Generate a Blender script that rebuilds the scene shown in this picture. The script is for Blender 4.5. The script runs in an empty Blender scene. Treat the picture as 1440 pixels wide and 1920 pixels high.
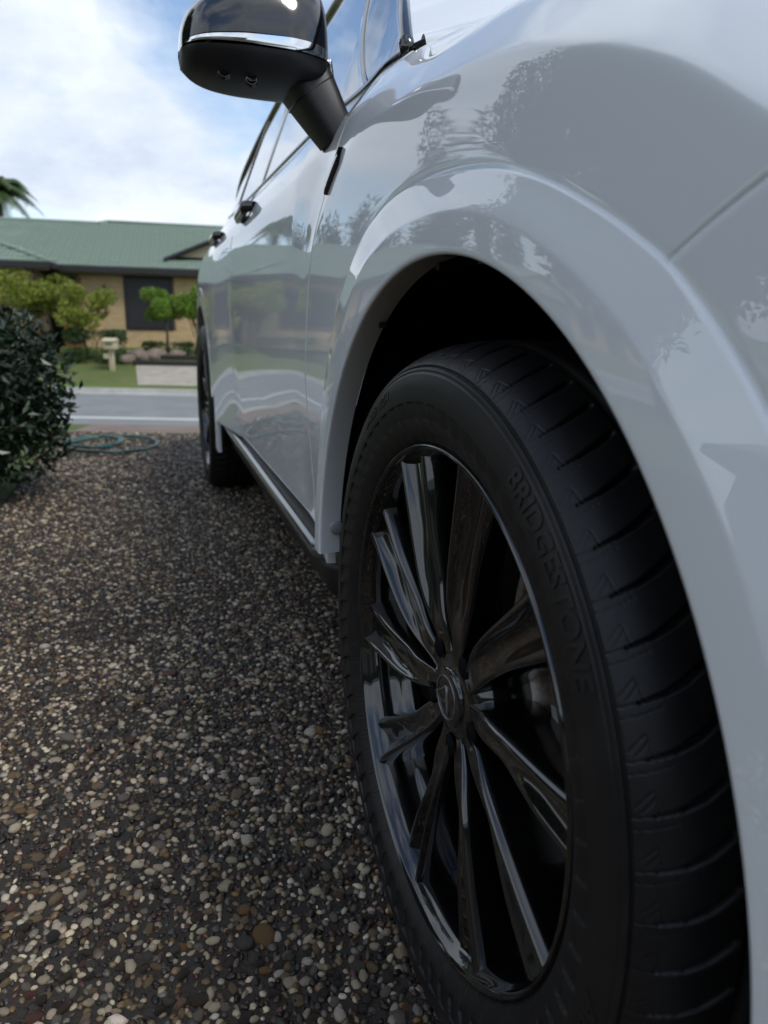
import bpy, bmesh, math, random
import numpy as np
from mathutils import Vector, Matrix, Euler
R_ = np.random.default_rng(11)
random.seed(5)
SC = bpy.context.scene
COL = SC.collection
rad = math.radians

# ------------------------------------------------------------------ camera
CAM = np.array([-0.27096, -0.65655, 0.77678])
FW = np.array([0.30492, 0.91771, -0.25463]); RT = np.array([0.95034, -0.31067, 0.01838]); UP = np.array([0.06224, 0.24759, 0.96686])
cd = bpy.data.cameras.new('camera'); cam = bpy.data.objects.new('camera', cd); COL.objects.link(cam)
m = Matrix.Identity(4)
for i in range(3):
    m[i][0], m[i][1], m[i][2], m[i][3] = RT[i], UP[i], -FW[i], CAM[i]
cam.matrix_world = m
cd.sensor_fit = 'VERTICAL'; cd.sensor_height = 36; cd.lens = 1347.8 / 1920 * 36
cd.clip_start = 0.02; cd.clip_end = 3000
cd.dof.use_dof = True; cd.dof.focus_distance = 0.86; cd.dof.aperture_fstop = 5.8
SC.camera = cam

# ------------------------------------------------------------------ sky, sun, exposure
SUN_EL, SUN_AZ = rad(55), rad(146)          # azimuth clockwise from +Y
w = bpy.data.worlds.new('World'); SC.world = w; w.use_nodes = True
nt = w.node_tree; nt.nodes.clear()
def N(nt, t, **kw):
    n = nt.nodes.new(t)
    for k, v in kw.items():
        if k in n.inputs: n.inputs[k].default_value = v
        else: setattr(n, k, v)
    return n
sky = N(nt, 'ShaderNodeTexSky', sky_type='NISHITA', sun_disc=False, sun_elevation=SUN_EL, sun_rotation=SUN_AZ)
sky.dust_density = 0.6
tc = N(nt, 'ShaderNodeTexCoord')
sep = N(nt, 'ShaderNodeSeparateXYZ'); nt.links.new(tc.outputs['Generated'], sep.inputs[0])
za = N(nt, 'ShaderNodeMath', operation='MAXIMUM'); za.inputs[1].default_value = 0.0; nt.links.new(sep.outputs[2], za.inputs[0])
zb = N(nt, 'ShaderNodeMath', operation='ADD'); zb.inputs[1].default_value = 0.36; nt.links.new(za.outputs[0], zb.inputs[0])
vd = N(nt, 'ShaderNodeVectorMath', operation='DIVIDE')
cmb = N(nt, 'ShaderNodeCombineXYZ')
for i in range(3): nt.links.new(zb.outputs[0], cmb.inputs[i])
nt.links.new(tc.outputs['Generated'], vd.inputs[0]); nt.links.new(cmb.outputs[0], vd.inputs[1])
n1 = N(nt, 'ShaderNodeTexNoise', Scale=1.75, Detail=9.0, Roughness=0.53, Distortion=0.1)
off = N(nt, 'ShaderNodeVectorMath', operation='ADD'); off.inputs[1].default_value = (3.1, 1.7, 0.4)
nt.links.new(vd.outputs[0], off.inputs[0]); nt.links.new(off.outputs[0], n1.inputs['Vector'])
zc_ = N(nt, 'ShaderNodeMath', operation='MULTIPLY_ADD'); zc_.inputs[1].default_value = -0.15; nt.links.new(za.outputs[0], zc_.inputs[0]); nt.links.new(n1.outputs['Fac'], zc_.inputs[2])
rp = N(nt, 'ShaderNodeValToRGB'); rp.color_ramp.elements[0].position = 0.30; rp.color_ramp.elements[1].position = 0.43
nt.links.new(zc_.outputs[0], rp.inputs[0])
n2 = N(nt, 'ShaderNodeTexNoise', Scale=3.0, Detail=8.0, Roughness=0.6)
nt.links.new(off.outputs[0], n2.inputs['Vector'])
rc = N(nt, 'ShaderNodeValToRGB'); rc.color_ramp.elements[0].position = 0.36; rc.color_ramp.elements[1].position = 0.66
rc.color_ramp.elements[0].color = (3.7, 4.2, 5.0, 1); rc.color_ramp.elements[1].color = (5.3, 5.65, 6.1, 1)
nt.links.new(n2.outputs['Fac'], rc.inputs[0])
mx = N(nt, 'ShaderNodeMix', data_type='RGBA')
nt.links.new(rp.outputs[0], mx.inputs[0]); nt.links.new(sky.outputs[0], mx.inputs[6]); nt.links.new(rc.outputs[0], mx.inputs[7])
bg = N(nt, 'ShaderNodeBackground', Strength=0.09); nt.links.new(mx.outputs[2], bg.inputs[0])
wo = N(nt, 'ShaderNodeOutputWorld'); nt.links.new(bg.outputs[0], wo.inputs[0])

sl = bpy.data.lights.new('sun', 'SUN'); sl.energy = 1.15; sl.angle = rad(20); sl.color = (1, 0.97, 0.92)
so = bpy.data.objects.new('sun', sl); COL.objects.link(so)
sd = Vector((math.sin(SUN_AZ) * math.cos(SUN_EL), math.cos(SUN_AZ) * math.cos(SUN_EL), math.sin(SUN_EL)))
so.rotation_euler = sd.to_track_quat('Z', 'Y').to_euler(); so.location = (0, 0, 30)
vs = SC.view_settings
vs.view_transform = 'Standard'; vs.look = 'None'; vs.exposure = 1.08; vs.gamma = 1.0; vs.use_curve_mapping = False
SC.cycles.max_bounces = 8; SC.cycles.glossy_bounces = 5; SC.cycles.caustics_reflective = False; SC.cycles.caustics_refractive = False

# ------------------------------------------------------------------ helpers
def smooth(a, b, x):
    t = np.clip((np.asarray(x, float) - a) / (b - a), 0, 1); return t * t * (3 - 2 * t)
def hinge(d, w_): return .5 * (d + np.sqrt(d * d + 4 * w_ * w_))
def curve(xs, ys):
    """smooth monotone-ish interpolation through points (cubic Hermite)"""
    xs = np.array(xs, float); ys = np.array(ys, float)
    dx = np.diff(xs); s = np.diff(ys) / dx
    mm = np.zeros_like(ys); mm[0] = s[0]; mm[-1] = s[-1]
    for i in range(1, len(xs) - 1):
        mm[i] = 0 if s[i - 1] * s[i] <= 0 else 3 * (dx[i - 1] + dx[i]) / ((2 * dx[i] + dx[i - 1]) / s[i - 1] + (dx[i] + 2 * dx[i - 1]) / s[i])
    def f(x):
        x = np.clip(np.asarray(x, float), xs[0], xs[-1]); i = np.clip(np.searchsorted(xs, x) - 1, 0, len(xs) - 2)
        h = dx[i]; t = (x - xs[i]) / h
        return ys[i] * (2*t**3 - 3*t**2 + 1) + h * mm[i] * (t**3 - 2*t**2 + t) + ys[i+1] * (-2*t**3 + 3*t**2) + h * mm[i+1] * (t**3 - t**2)
    return f

def link(o, parent=None):
    COL.objects.link(o)
    if parent is not None: o.parent = parent
    return o
def mesh_obj(name, V, F, mat=None, parent=None, sharp=None, smooth_=True, loc=None):
    """V (n,3); F array (m,k) or list of index tuples"""
    me = bpy.data.meshes.new(name)
    V = np.asarray(V, np.float32)
    if isinstance(F, np.ndarray):
        k = F.shape[1]; me.vertices.add(len(V)); me.vertices.foreach_set('co', V.ravel())
        me.loops.add(F.size); me.loops.foreach_set('vertex_index', F.astype(np.int32).ravel())
        me.polygons.add(len(F)); me.polygons.foreach_set('loop_start', np.arange(0, F.size, k, dtype=np.int32))
        me.update(calc_edges=True)
    else:
        me.from_pydata([tuple(map(float, v)) for v in V], [], [tuple(int(i) for i in f) for f in F]); me.update()
    me.polygons.foreach_set('use_smooth', np.full(len(me.polygons), smooth_))
    if sharp: me.set_sharp_from_angle(angle=rad(sharp))
    if mat: me.materials.append(mat)
    o = bpy.data.objects.new(name, me); link(o, parent)
    if loc is not None: o.location = loc
    return o
def empty(name, loc=(0, 0, 0), rz=0, **kw):
    o = bpy.data.objects.new(name, None); o.location = loc; o.rotation_euler = (0, 0, rz); o.empty_display_size = .2
    link(o); tag(o, **kw); return o
def tag(o, label=None, category=None, group=None, kind=None):
    if label: o['label'] = label
    if category: o['category'] = category
    if group: o['group'] = group
    if kind: o['kind'] = kind
    return o
def grid_faces(nu, nv, cu=False, cv=False):
    iu = np.arange(nu if cu else nu - 1); iv = np.arange(nv if cv else nv - 1)
    a, b = np.meshgrid(iu, iv, indexing='ij'); a2 = (a + 1) % nu; b2 = (b + 1) % nv
    return np.stack([a * nv + b, a2 * nv + b, a2 * nv + b2, a * nv + b2], -1).reshape(-1, 4)
def grid_obj(name, P, mat, parent=None, cu=False, cv=False, out=None, sharp=None, loc=None, smooth_=True):
    """P (nu,nv,3); out: direction vector the average normal should agree with"""
    nu, nv = P.shape[:2]; V = P.reshape(-1, 3); F = grid_faces(nu, nv, cu, cv)
    if out is not None:
        n = np.cross(V[F[:, 2]] - V[F[:, 0]], V[F[:, 3]] - V[F[:, 1]])
        if callable(out): s = (n * out(V[F].mean(1))).sum()
        else: s = (n @ np.array(out, float)).sum()
        if s < 0: F = F[:, ::-1]
    return mesh_obj(name, V, F, mat, parent, sharp, smooth_, loc)
def lip(P, r=.002, depth=.014, out=(-1, 0, 0)):
    """rounds the four edges of a panel and turns them inwards"""
    du = np.gradient(P, axis=0); dv = np.gradient(P, axis=1); n = np.cross(du, dv)
    n /= np.linalg.norm(n, axis=2, keepdims=True) + 1e-12
    if (n @ np.array(out, float)).sum() < 0: n = -n
    def ext(P, n):
        def rows(e, i_):
            t = P[e] - P[i_]; t /= np.linalg.norm(t, axis=1, keepdims=True) + 1e-12
            return [P[e] + t * r * .75 - n[e] * r * .28, P[e] + t * r - n[e] * r, P[e] + t * r - n[e] * depth]
        a = rows(0, 1)[::-1]; b = rows(-1, -2)
        return np.concatenate([np.stack(a), P, np.stack(b)]), np.concatenate([np.repeat(n[:1], 3, 0), n, np.repeat(n[-1:], 3, 0)])
    P, n = ext(P, n)
    P, n = P.transpose(1, 0, 2), n.transpose(1, 0, 2); P, n = ext(P, n)
    return P.transpose(1, 0, 2)
def tube(pts, r, n=8, closed=False, cap=True):
    pts = np.asarray(pts, float); k = len(pts); r = np.broadcast_to(np.asarray(r, float), (k,))
    T = np.gradient(pts, axis=0)
    if closed: T = np.roll(pts, -1, 0) - np.roll(pts, 1, 0)
    T /= np.linalg.norm(T, axis=1, keepdims=True) + 1e-12
    ref = np.array([0, 0, 1.]) if abs(T[:, 2]).mean() < .8 else np.array([1., 0, 0])
    A = np.cross(T, ref); A /= np.linalg.norm(A, axis=1, keepdims=True) + 1e-9; B = np.cross(T, A)
    th = np.linspace(0, 2 * np.pi, n, endpoint=False)
    P = pts[:, None] + r[:, None, None] * (np.cos(th)[None, :, None] * A[:, None] + np.sin(th)[None, :, None] * B[:, None])
    F = grid_faces(k, n, closed, True)
    V = P.reshape(-1, 3); F = [tuple(f) for f in F]
    if cap and not closed: F += [tuple(range(n)), tuple(range((k - 1) * n, k * n))[::-1]]
    return V, F
def box(cx, cy, cz, sx, sy, sz):
    V = np.array([[x, y, z] for x in (-.5, .5) for y in (-.5, .5) for z in (-.5, .5)]) * [sx, sy, sz] + [cx, cy, cz]
    return V, [(0, 1, 3, 2), (4, 6, 7, 5), (0, 4, 5, 1), (2, 3, 7, 6), (0, 2, 6, 4), (1, 5, 7, 3)]
def bbox_obj(name, c, s, mat, parent=None, bev=.004, rz=0, loc=None):
    bm = bmesh.new(); bmesh.ops.create_cube(bm, size=1)
    for v in bm.verts: v.co = Vector((v.co.x * s[0], v.co.y * s[1], v.co.z * s[2]))
    if bev: bmesh.ops.bevel(bm, geom=bm.edges[:], offset=bev, segments=2, affect='EDGES', profile=.5)
    bmesh.ops.rotate(bm, verts=bm.verts, cent=(0, 0, 0), matrix=Matrix.Rotation(rz, 3, 'Z'))
    bmesh.ops.translate(bm, verts=bm.verts, vec=c)
    me = bpy.data.meshes.new(name); bm.to_mesh(me); bm.free()
    me.polygons.foreach_set('use_smooth', np.full(len(me.polygons), True)); me.set_sharp_from_angle(angle=rad(35))
    if mat: me.materials.append(mat)
    o = bpy.data.objects.new(name, me); link(o, parent)
    if loc is not None: o.location = loc
    return o
def join(parts):
    Vs, Fs, n = [], [], 0
    for V, F in parts:
        V = np.asarray(V); Vs.append(V); Fs += [tuple(int(i) + n for i in f) for f in F]; n += len(V)
    return np.concatenate(Vs), Fs
def copy_tree(o, parent=None):
    c = o.copy(); COL.objects.link(c)
    if parent is not None: c.parent = parent
    for ch in list(o.children): copy_tree(ch, c)
    return c

# ------------------------------------------------------------------ materials
def mat(name, base, rough=.5, metal=0., coat=0., coat_r=.03, spec=.5, sheen=0, vary=None, bump=None, attr=None, coord='Object'):
    """vary=(scale, colour2, lo, hi) noise mix; bump=(scale, distance, detail)"""
    m_ = bpy.data.materials.new(name); m_.use_nodes = True; t = m_.node_tree; b = t.nodes['Principled BSDF']
    b.inputs['Base Color'].default_value = (*base, 1); b.inputs['Roughness'].default_value = rough; b.inputs['Metallic'].default_value = metal
    b.inputs['Coat Weight'].default_value = coat; b.inputs['Coat Roughness'].default_value = coat_r; b.inputs['Specular IOR Level'].default_value = spec
    tcn = t.nodes.new('ShaderNodeTexCoord')
    src = None
    if attr:
        a = t.nodes.new('ShaderNodeAttribute'); a.attribute_name = attr; src = a.outputs['Color']
        t.links.new(src, b.inputs['Base Color'])
    if vary:
        n = N(t, 'ShaderNodeTexNoise', Scale=vary[0], Detail=6.0, Roughness=.6); t.links.new(tcn.outputs[coord], n.inputs['Vector'])
        r = t.nodes.new('ShaderNodeMapRange'); r.inputs[1].default_value = vary[2]; r.inputs[2].default_value = vary[3]
        t.links.new(n.outputs['Fac'], r.inputs[0])
        x = t.nodes.new('ShaderNodeMix'); x.data_type = 'RGBA'; t.links.new(r.outputs[0], x.inputs[0])
        if src is not None: t.links.new(src, x.inputs[6])
        else: x.inputs[6].default_value = (*base, 1)
        x.inputs[7].default_value = (*vary[1], 1); t.links.new(x.outputs[2], b.inputs['Base Color'])
    if bump:
        n = N(t, 'ShaderNodeTexNoise', Scale=bump[0], Detail=bump[2] if len(bump) > 2 else 3.0); t.links.new(tcn.outputs[coord], n.inputs['Vector'])
        u = t.nodes.new('ShaderNodeBump'); u.inputs['Strength'].default_value = 1; u.inputs['Distance'].default_value = bump[1]
        t.links.new(n.outputs['Fac'], u.inputs['Height']); t.links.new(u.outputs[0], b.inputs['Normal'])
    return m_
PAINT = mat('white_paint', (.80, .835, .86), .5, coat=1.0, coat_r=.006, spec=.35)
PAINT.node_tree.nodes['Principled BSDF'].inputs['Coat IOR'].default_value = 1.8
GLOSSBLK = mat('gloss_black', (.004, .004, .005), .12, coat=1.0, coat_r=.02)
WHEELBLK = mat('wheel_black', (.0022, .0022, .0026), .3, coat=1.0, coat_r=.03, spec=.15)
WHEELBLK.node_tree.nodes['Principled BSDF'].inputs['Coat IOR'].default_value = 1.72
SILLM = mat('sill_grey', (.045, .048, .052), .3, coat=1.0, coat_r=.06)
PLASTIC = mat('black_plastic', (.012, .012, .013), .42, bump=(900, .0002))
LINER = mat('liner_felt', (.006, .006, .0065), .95, spec=.1)
RUBBER = mat('tyre_rubber', (.0085, .0085, .0095), .44, spec=.36, vary=(26, (.016, .0155, .015), .45, .75), bump=(700, .00012))
LETTER = mat('tyre_letter', (.0095, .0095, .0105), .42, spec=.45, bump=(1200, .0002))
CHROME = mat('chrome', (.82, .83, .85), .06, metal=1)
DKCHROME = mat('dark_chrome', (.10, .10, .11), .16, metal=1)
EMBL = mat('emblem_grey', (.22, .22, .23), .3, metal=.6)
STEEL = mat('cast_steel', (.42, .39, .36), .5, metal=.7, vary=(45, (.25, .16, .11), .45, .65))
CALIP = mat('caliper_grey', (.40, .42, .42), .5, metal=.4, bump=(300, .0006))
GLASS = mat('tinted_glass', (.012, .014, .016), .02, coat=1, coat_r=.0, spec=.6)
SEAL = mat('rubber_seal', (.01, .01, .011), .45)
GREYPLUG = mat('grey_plug', (.25, .26, .26), .5)
REDLAMP = mat('lamp_red', (.25, .01, .012), .08, coat=1)

# ------------------------------------------------------------------ body side surface  x = F(y, z)
HZ = .378                         # wheel centre height
WB = 2.85                         # wheelbase
Dprof = curve([.20, .30, .36, .45, .58, .72, .86, .97, 1.03, 1.07, 1.11, 1.16, 1.25, 1.40],
              [.10, .050, .040, .034, .022, .013, .013, .017, .025, .040, .062, .098, .16, .28])
rho_c = curve([-20, 0, 20, 40, 49.3, 58.1, 65.5, 74.8, 87.6, 99.2, 107.8, 113.6, 119.4, 124.5, 135, 200],
              [.90, .90, .87, .80, .770, .736, .700, .657, .622, .610, .608, .611, .614, .616, .625, .66])
zroll = curve([-1.0, -.6, -.35, -.25, -.1, .03, .17, .3, .4, .55, .8], [.78, .815, .886, .938, .98, .999, 1.025, 1.07, 1.085, 1.08, 1.05])
r_out_f = curve([-10, 10, 18.6, 34.9, 48.9, 60.9, 70.3, 81.4, 90, 97.8, 106.5, 114.5, 121.6, 127.7, 137, 200],
                [.53, .53, .535, .558, .568, .566, .556, .540, .530, .527, .527, .528, .532, .536, .536, .53])
R_LIP = .459
def Fside(y, z):
    y, z = np.broadcast_arrays(np.asarray(y, float), np.asarray(z, float))
    # front wing
    th = np.degrees(np.arctan2(z - HZ, y)); th = np.where(th < -90, th + 360, th); rho = np.hypot(y, z - HZ)
    d = rho - rho_c(np.clip(th, -20, 200)); d = np.minimum(d, .30)
    up_ = hinge(d - .055, .010) - .0016; rl_ = hinge(z - 1.062, .008)
    fr = .008 + .03 * hinge(z - .86, .03) + (.62 - .44 * (1 - smooth(58, 78, th))) * hinge(d, .0022) + 1.3 * up_ * smooth(66, 84, th) + .60 * rl_ * (1 - smooth(66, 84, th))
    fr = fr - .0070 * smooth(84, 110, th) + (.0042 - .0030 * smooth(84, 110, th)) * np.exp(-np.maximum(rho - r_out_f(np.clip(th, -10, 200)), 0) / .0026) * (th > 15) + (.0090 * (1 - smooth(84, 108, th))) * np.exp(-np.maximum(rho - r_out_f(np.clip(th, -10, 200)), 0) / .0052) * (th > 15)
    fr = fr + .9 * hinge(-.45 - y, .04) ** 2
    # doors and rear quarter
    fl = smooth(1.75, 2.38, y) * (1 - smooth(.86, 1.12, z)); dr = Dprof(z) * (1 - fl) + (.012 - .0235) * fl + .30 * hinge(y - 2.98, .04) ** 2 + .45 * hinge(y - 3.35, .05) ** 2
    wt = 1 - smooth(.40, .80, y)
    return wt * fr + (1 - wt) * dr
seam_y = curve([.25, .32, .48, .62, .78, .89, .938, .978, 1.005, 1.033, 1.063, 1.095, 1.12], [.69, .68, .672, .676, .652, .606, .565, .520, .498, .480, .457, .408, .345])
belt = curve([.30, .6, 1.0, 1.9, 2.6, 3.3, 3.5], [1.120, 1.133, 1.155, 1.185, 1.21, 1.255, 1.265])
wtop = curve([.365, .45, .6, .8, 1.0, 1.2, 1.5, 2.0, 2.5, 3.0, 3.3, 3.42], [1.126, 1.205, 1.315, 1.435, 1.52, 1.57, 1.605, 1.605, 1.56, 1.45, 1.34, 1.275])
def Gx(y, z):
    b_ = belt(y); xb = Fside(np.maximum(y, .33), b_) + .006; q = z - b_
    return xb + .36 * q + .08 * q * q
XC = .945
def mirror_obj(o, name=None):
    """the same panel on the far side of the car"""
    me = o.data.copy(); n = len(me.vertices); v = np.empty(n * 3, np.float32); me.vertices.foreach_get('co', v)
    v = v.reshape(-1, 3); v[:, 0] = 2 * XC - v[:, 0]; me.vertices.foreach_set('co', v.ravel()); me.flip_normals(); me.update()
    c = bpy.data.objects.new(name or o.name.split('.')[0], me); link(c, o.parent); return c

# ------------------------------------------------------------------ THE CAR
suv = empty('suv', (0, 0, 0), label='white SUV parked on the pebble driveway with black alloy wheels', category='car')
def side(yz):   # yz (...,2) -> xyz on the body
    yz = np.asarray(yz, float); return np.concatenate([Fside(yz[..., 0], yz[..., 1])[..., None], yz], -1)
def ray_poly(c, poly, ths):
    poly = np.asarray(poly, float) - c; out = []
    for t in ths:
        d = np.array([math.cos(t), math.sin(t)]); best = 9
        for i in range(len(poly) - 1):
            a, b = poly[i], poly[i + 1]; e = b - a; den = d[0] * e[1] - d[1] * e[0]
            if abs(den) < 1e-12: continue
            k = (a[0] * e[1] - a[1] * e[0]) / den; u = (a[0] * d[1] - a[1] * d[0]) / den
            if k > 0 and -1e-6 <= u <= 1 + 1e-6: best = min(best, k)
        out.append(best)
    return np.array(out)
ztop = curve([-1.0, -.6, -.35, -.1, .1, .30], [.93, .965, 1.02, 1.09, 1.125, 1.116])
# fender: polar patch about the wheel centre
zs = np.linspace(1.113, .32, 60)
poly = [(-.62, .962)] + [(y, float(ztop(y))) for y in np.linspace(-.6, .305, 30)] + [(float(seam_y(z)) - .0022, z) for z in zs] + [(.688, .20)]
def theta0(rho): return 125.8 + (rho - .533) * 46
nth, nrh = 300, 150
u = np.linspace(0, 1, nth); th1 = -1.5
base_th = 128.5 * (1 - u) + th1 * u
Rm = ray_poly(np.array([0, HZ]), poly, np.radians(base_th))
P = np.zeros((nth, nrh, 2))
for i in range(nth):
    r0 = float(r_out_f(base_th[i])) - .006
    rr = r0 + (Rm[i] - r0) * np.linspace(0, 1, nrh)
    t = base_th[i] + (theta0(rr) - .22 - 128.5) * (1 - u[i]) ** 6
    P[i, :, 0] = rr * np.cos(np.radians(t)); P[i, :, 1] = HZ + rr * np.sin(np.radians(t))
fender_P = side(P)
fender = grid_obj('fender', lip(fender_P, .0022, .016), PAINT, suv, out=(-1, 0, 0))
# bumper corner: in front of the seam
polyb = [(-.55, 1.0), (-.62, .962), (-.75, .95), (-.86, .90), (-.90, .80), (-.92, .60), (-.90, .40), (-.84, .25), (-.62, .21), (-.45, .21), (-.2, .21)]
nth2 = 150
base2 = 129.0 + (198 - 129.0) * np.linspace(0, 1, nth2); Rb = ray_poly(np.array([0, HZ]), [(-.30, 1.02)] + polyb, np.radians(base2))
Pb = np.zeros((nth2, 120, 2)); ub = np.linspace(0, 1, nth2)
for i in range(nth2):
    r0 = float(r_out_f(min(base2[i], 199))) - .006; rr = r0 + (Rb[i] - r0) * np.linspace(0, 1, 120)
    t = base2[i] + (theta0(rr) + .22 - 129.0) * (1 - ub[i]) ** 6
    Pb[i, :, 0] = rr * np.cos(np.radians(t)); Pb[i, :, 1] = HZ + rr * np.sin(np.radians(t))
bump_P = side(Pb)
grid_obj('bumper_corner', lip(bump_P, .0022, .016), PAINT, suv, out=(-1, 0, 0))
# dark backing inside the panel gaps
ths = np.radians(np.linspace(118, 138, 40)); rs = np.linspace(.5, .95, 40)
yy = rs[None] * np.cos(ths[:, None]); zz = HZ + rs[None] * np.sin(ths[:, None])
grid_obj('gap_seal', np.stack([Fside(yy, zz) + .013, yy, zz], -1), SEAL, suv, out=(-1, 0, 0))
zz = np.linspace(.30, 1.113, 80)[None].repeat(12, 0); yy = seam_y(zz) + np.linspace(-.03, .03, 12)[:, None]
grid_obj('gap_seal', np.stack([Fside(yy, zz) + .013, yy, zz], -1), SEAL, suv, out=(-1, 0, 0))

# wheel arch mouldings
def arch(yc, ro, t0, t1, name='wheel_arch_moulding'):
    th = np.linspace(t0, t1, 240); rows = []
    for t in th:
        o = float(ro(t)); c = R_LIP + .53 * (o - R_LIP)
        prof = [(R_LIP + .003, .026), (R_LIP + .0012, .014), (R_LIP + .0005, .002), (R_LIP + .0001, -.0045), (R_LIP + .0002, -.0064), (R_LIP + .0008, -.0080), (R_LIP + .0020, -.0091), (R_LIP + .0034, -.0095), (R_LIP + .007, -.0096)]
        prof += [(c - .012, -.0092), (c - .003, -.0090), (c - .001, -.0089), (c + .0008, -.0085), (c + .003, -.0079), (c + .012, -.0052)]
        prof += [(o - .012, -.0018), (o - .0050, .0004), (o - .0026, .0011), (o - .0015, .0015), (o - .0008, .0019), (o - .0003, .0026), (o, .0036), (o + .0001, .0052), (o + .0001, .010), (o + .0001, .024)]
        prof = [(a_, b_ - (.006 if yc else .0035)) for a_, b_ in prof]
        if yc: prof = [(p_[0], min(p_[1], -.0128 if p_[0] > R_LIP + .03 and p_[0] < o - .0005 else 9) + float(.30 * hinge(yc + p_[0] * math.cos(rad(t)) - 2.98, .04) ** 2) + .001) for p_ in prof]
        pr = np.array(prof); a = rad(t)
        rows.append(np.stack([pr[:, 1], yc + pr[:, 0] * math.cos(a), HZ + pr[:, 0] * math.sin(a)], -1))
    return grid_obj(name, np.stack(rows), PAINT, suv, out=(-1, 0, 0))
arch_f = arch(0, r_out_f, 3, 197)
arch_r = arch(WB, lambda t: .536, -12, 169)
# wheel well liners
def well(yc):
    th = np.radians(np.linspace(-14, 194, 80)); xs = np.linspace(.03, .36, 8)
    P = np.stack([xs[None].repeat(80, 0), yc + .478 * np.cos(th)[:, None].repeat(8, 1), HZ + .478 * np.sin(th)[:, None].repeat(8, 1)], -1)
    grid_obj('wheel_well_liner', P, LINER, suv, out=lambda c: np.array([0, yc, HZ]) * [0, 1, 1] - c * [0, 1, 1])
    th = np.linspace(0, 2 * np.pi, 48, endpoint=False)
    V = np.concatenate([[[.36, yc, HZ]], np.stack([np.full(48, .36), yc + .5 * np.cos(th), HZ + .5 * np.sin(th)], -1)])
    V[:, 2] = np.maximum(V[:, 2], .16)
    mesh_obj('inner_well_wall', V, [(0, 1 + (i + 1) % 48, 1 + i) for i in range(48)], LINER, suv, smooth_=False)
well(0); well(WB)

# front door, rear door, rear quarter
def door(name, yl, yr, zb, nu=150, nv=150):
    u = np.linspace(0, 1, nu)[:, None]; v = np.linspace(0, 1, nv)[None]
    z = zb + v * (1.10 - zb) + 0 * u
    for _ in range(6):
        y = yl(z) + (yr(z) - yl(z)) * u; z = zb + v * (belt(y) - zb)
    return lip(side(np.stack([y, z], -1)), .0022, .016)
s2 = curve([.25, .5, 1.0, 1.3], [1.875, 1.865, 1.84, 1.82])
s3 = curve([.25, .55, .78, .95, 1.1, 1.3], [2.285, 2.285, 2.30, 2.40, 2.50, 2.58])
fd = grid_obj('front_door', door('fd', lambda z: seam_y(z) + .0022, lambda z: s2(z) - .0022, .392), PAINT, suv, out=(-1, 0, 0))
rd = grid_obj('rear_door', door('rd', lambda z: s2(z) + .0022, lambda z: s3(z) - .0022, .385), PAINT, suv, out=(-1, 0, 0))
yy = s2(np.linspace(.38, 1.17, 60))[None] + np.linspace(-.03, .03, 6)[:, None]; zz = np.linspace(.38, 1.17, 60)[None].repeat(6, 0)
grid_obj('gap_seal', np.stack([Fside(yy, zz) + .013, yy, zz], -1), SEAL, suv, out=(-1, 0, 0))
polyq = [(2.2, .20)] + [(float(s3(z)) + .0022, z) for z in np.linspace(.22, 1.2, 30)] + [(y, float(belt(y))) for y in np.linspace(2.56, 3.45, 12)] + [(3.62, 1.15), (3.76, 1.0), (3.80, .8), (3.78, .5), (3.72, .28), (3.5, .2)]
tq = np.linspace(192, -12, 180); Rq = ray_poly(np.array([WB, HZ]), polyq, np.radians(tq))
Pq = np.zeros((180, 70, 2))
for i in range(180):
    rr = .53 + (max(Rq[i], .545) - .53) * np.linspace(0, 1, 70); a = rad(tq[i])
    Pq[i, :, 0] = WB + rr * math.cos(a); Pq[i, :, 1] = HZ + rr * math.sin(a)
rq = grid_obj('rear_quarter_panel', lip(side(Pq), .002, .016), PAINT, suv, out=(-1, 0, 0))
# side sill with its dark gap above
ys = np.linspace(.60, 2.33, 90)
def loft_y(prof, ys, taper=None):
    prof = np.array(prof); P = np.zeros((len(ys), len(prof), 3))
    P[..., 0] = prof[None, :, 0]; P[..., 1] = ys[:, None]; P[..., 2] = prof[None, :, 1]
    if taper is not None: P[..., 0] += taper[:, None]
    return P
tp = .05 * (smooth(.66, .58, ys)) + .03 * smooth(2.27, 2.35, ys)
sill_prof = [(.06, .358), (.030, .358), (.024, .3565), (.019, .352), (.017, .345), (.0175, .337), (.021, .330), (.027, .326), (.034, .324), (.05, .323)]
P = loft_y(sill_prof, ys, tp); P[..., 2] += (.014 * (ys - .6))[:, None]
grid_obj('side_sill', P, SILLM, suv, out=(-1, 0, 0))
P = loft_y([(.05, .326), (.042, .324), (.040, .305), (.055, .255), (.10, .215), (.16, .20)], ys, tp); P[..., 2] += (.014 * (ys - .6))[:, None]
grid_obj('sill_underside', P, PLASTIC, suv, out=(-1, 0, -.5))
P = loft_y([(.045, .45), (.048, .40), (.040, .375), (.045, .35)], np.linspace(.62, 2.35, 60)); P[..., 2] += 0.0
grid_obj('sill_gap_strip', P, SEAL, suv, out=(-1, 0, 0))
floor_V, floor_F = box(XC, 1.45, .27, 1.72, 4.3, .03); mesh_obj('floor_pan', floor_V, floor_F, LINER, suv, smooth_=False)

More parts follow.
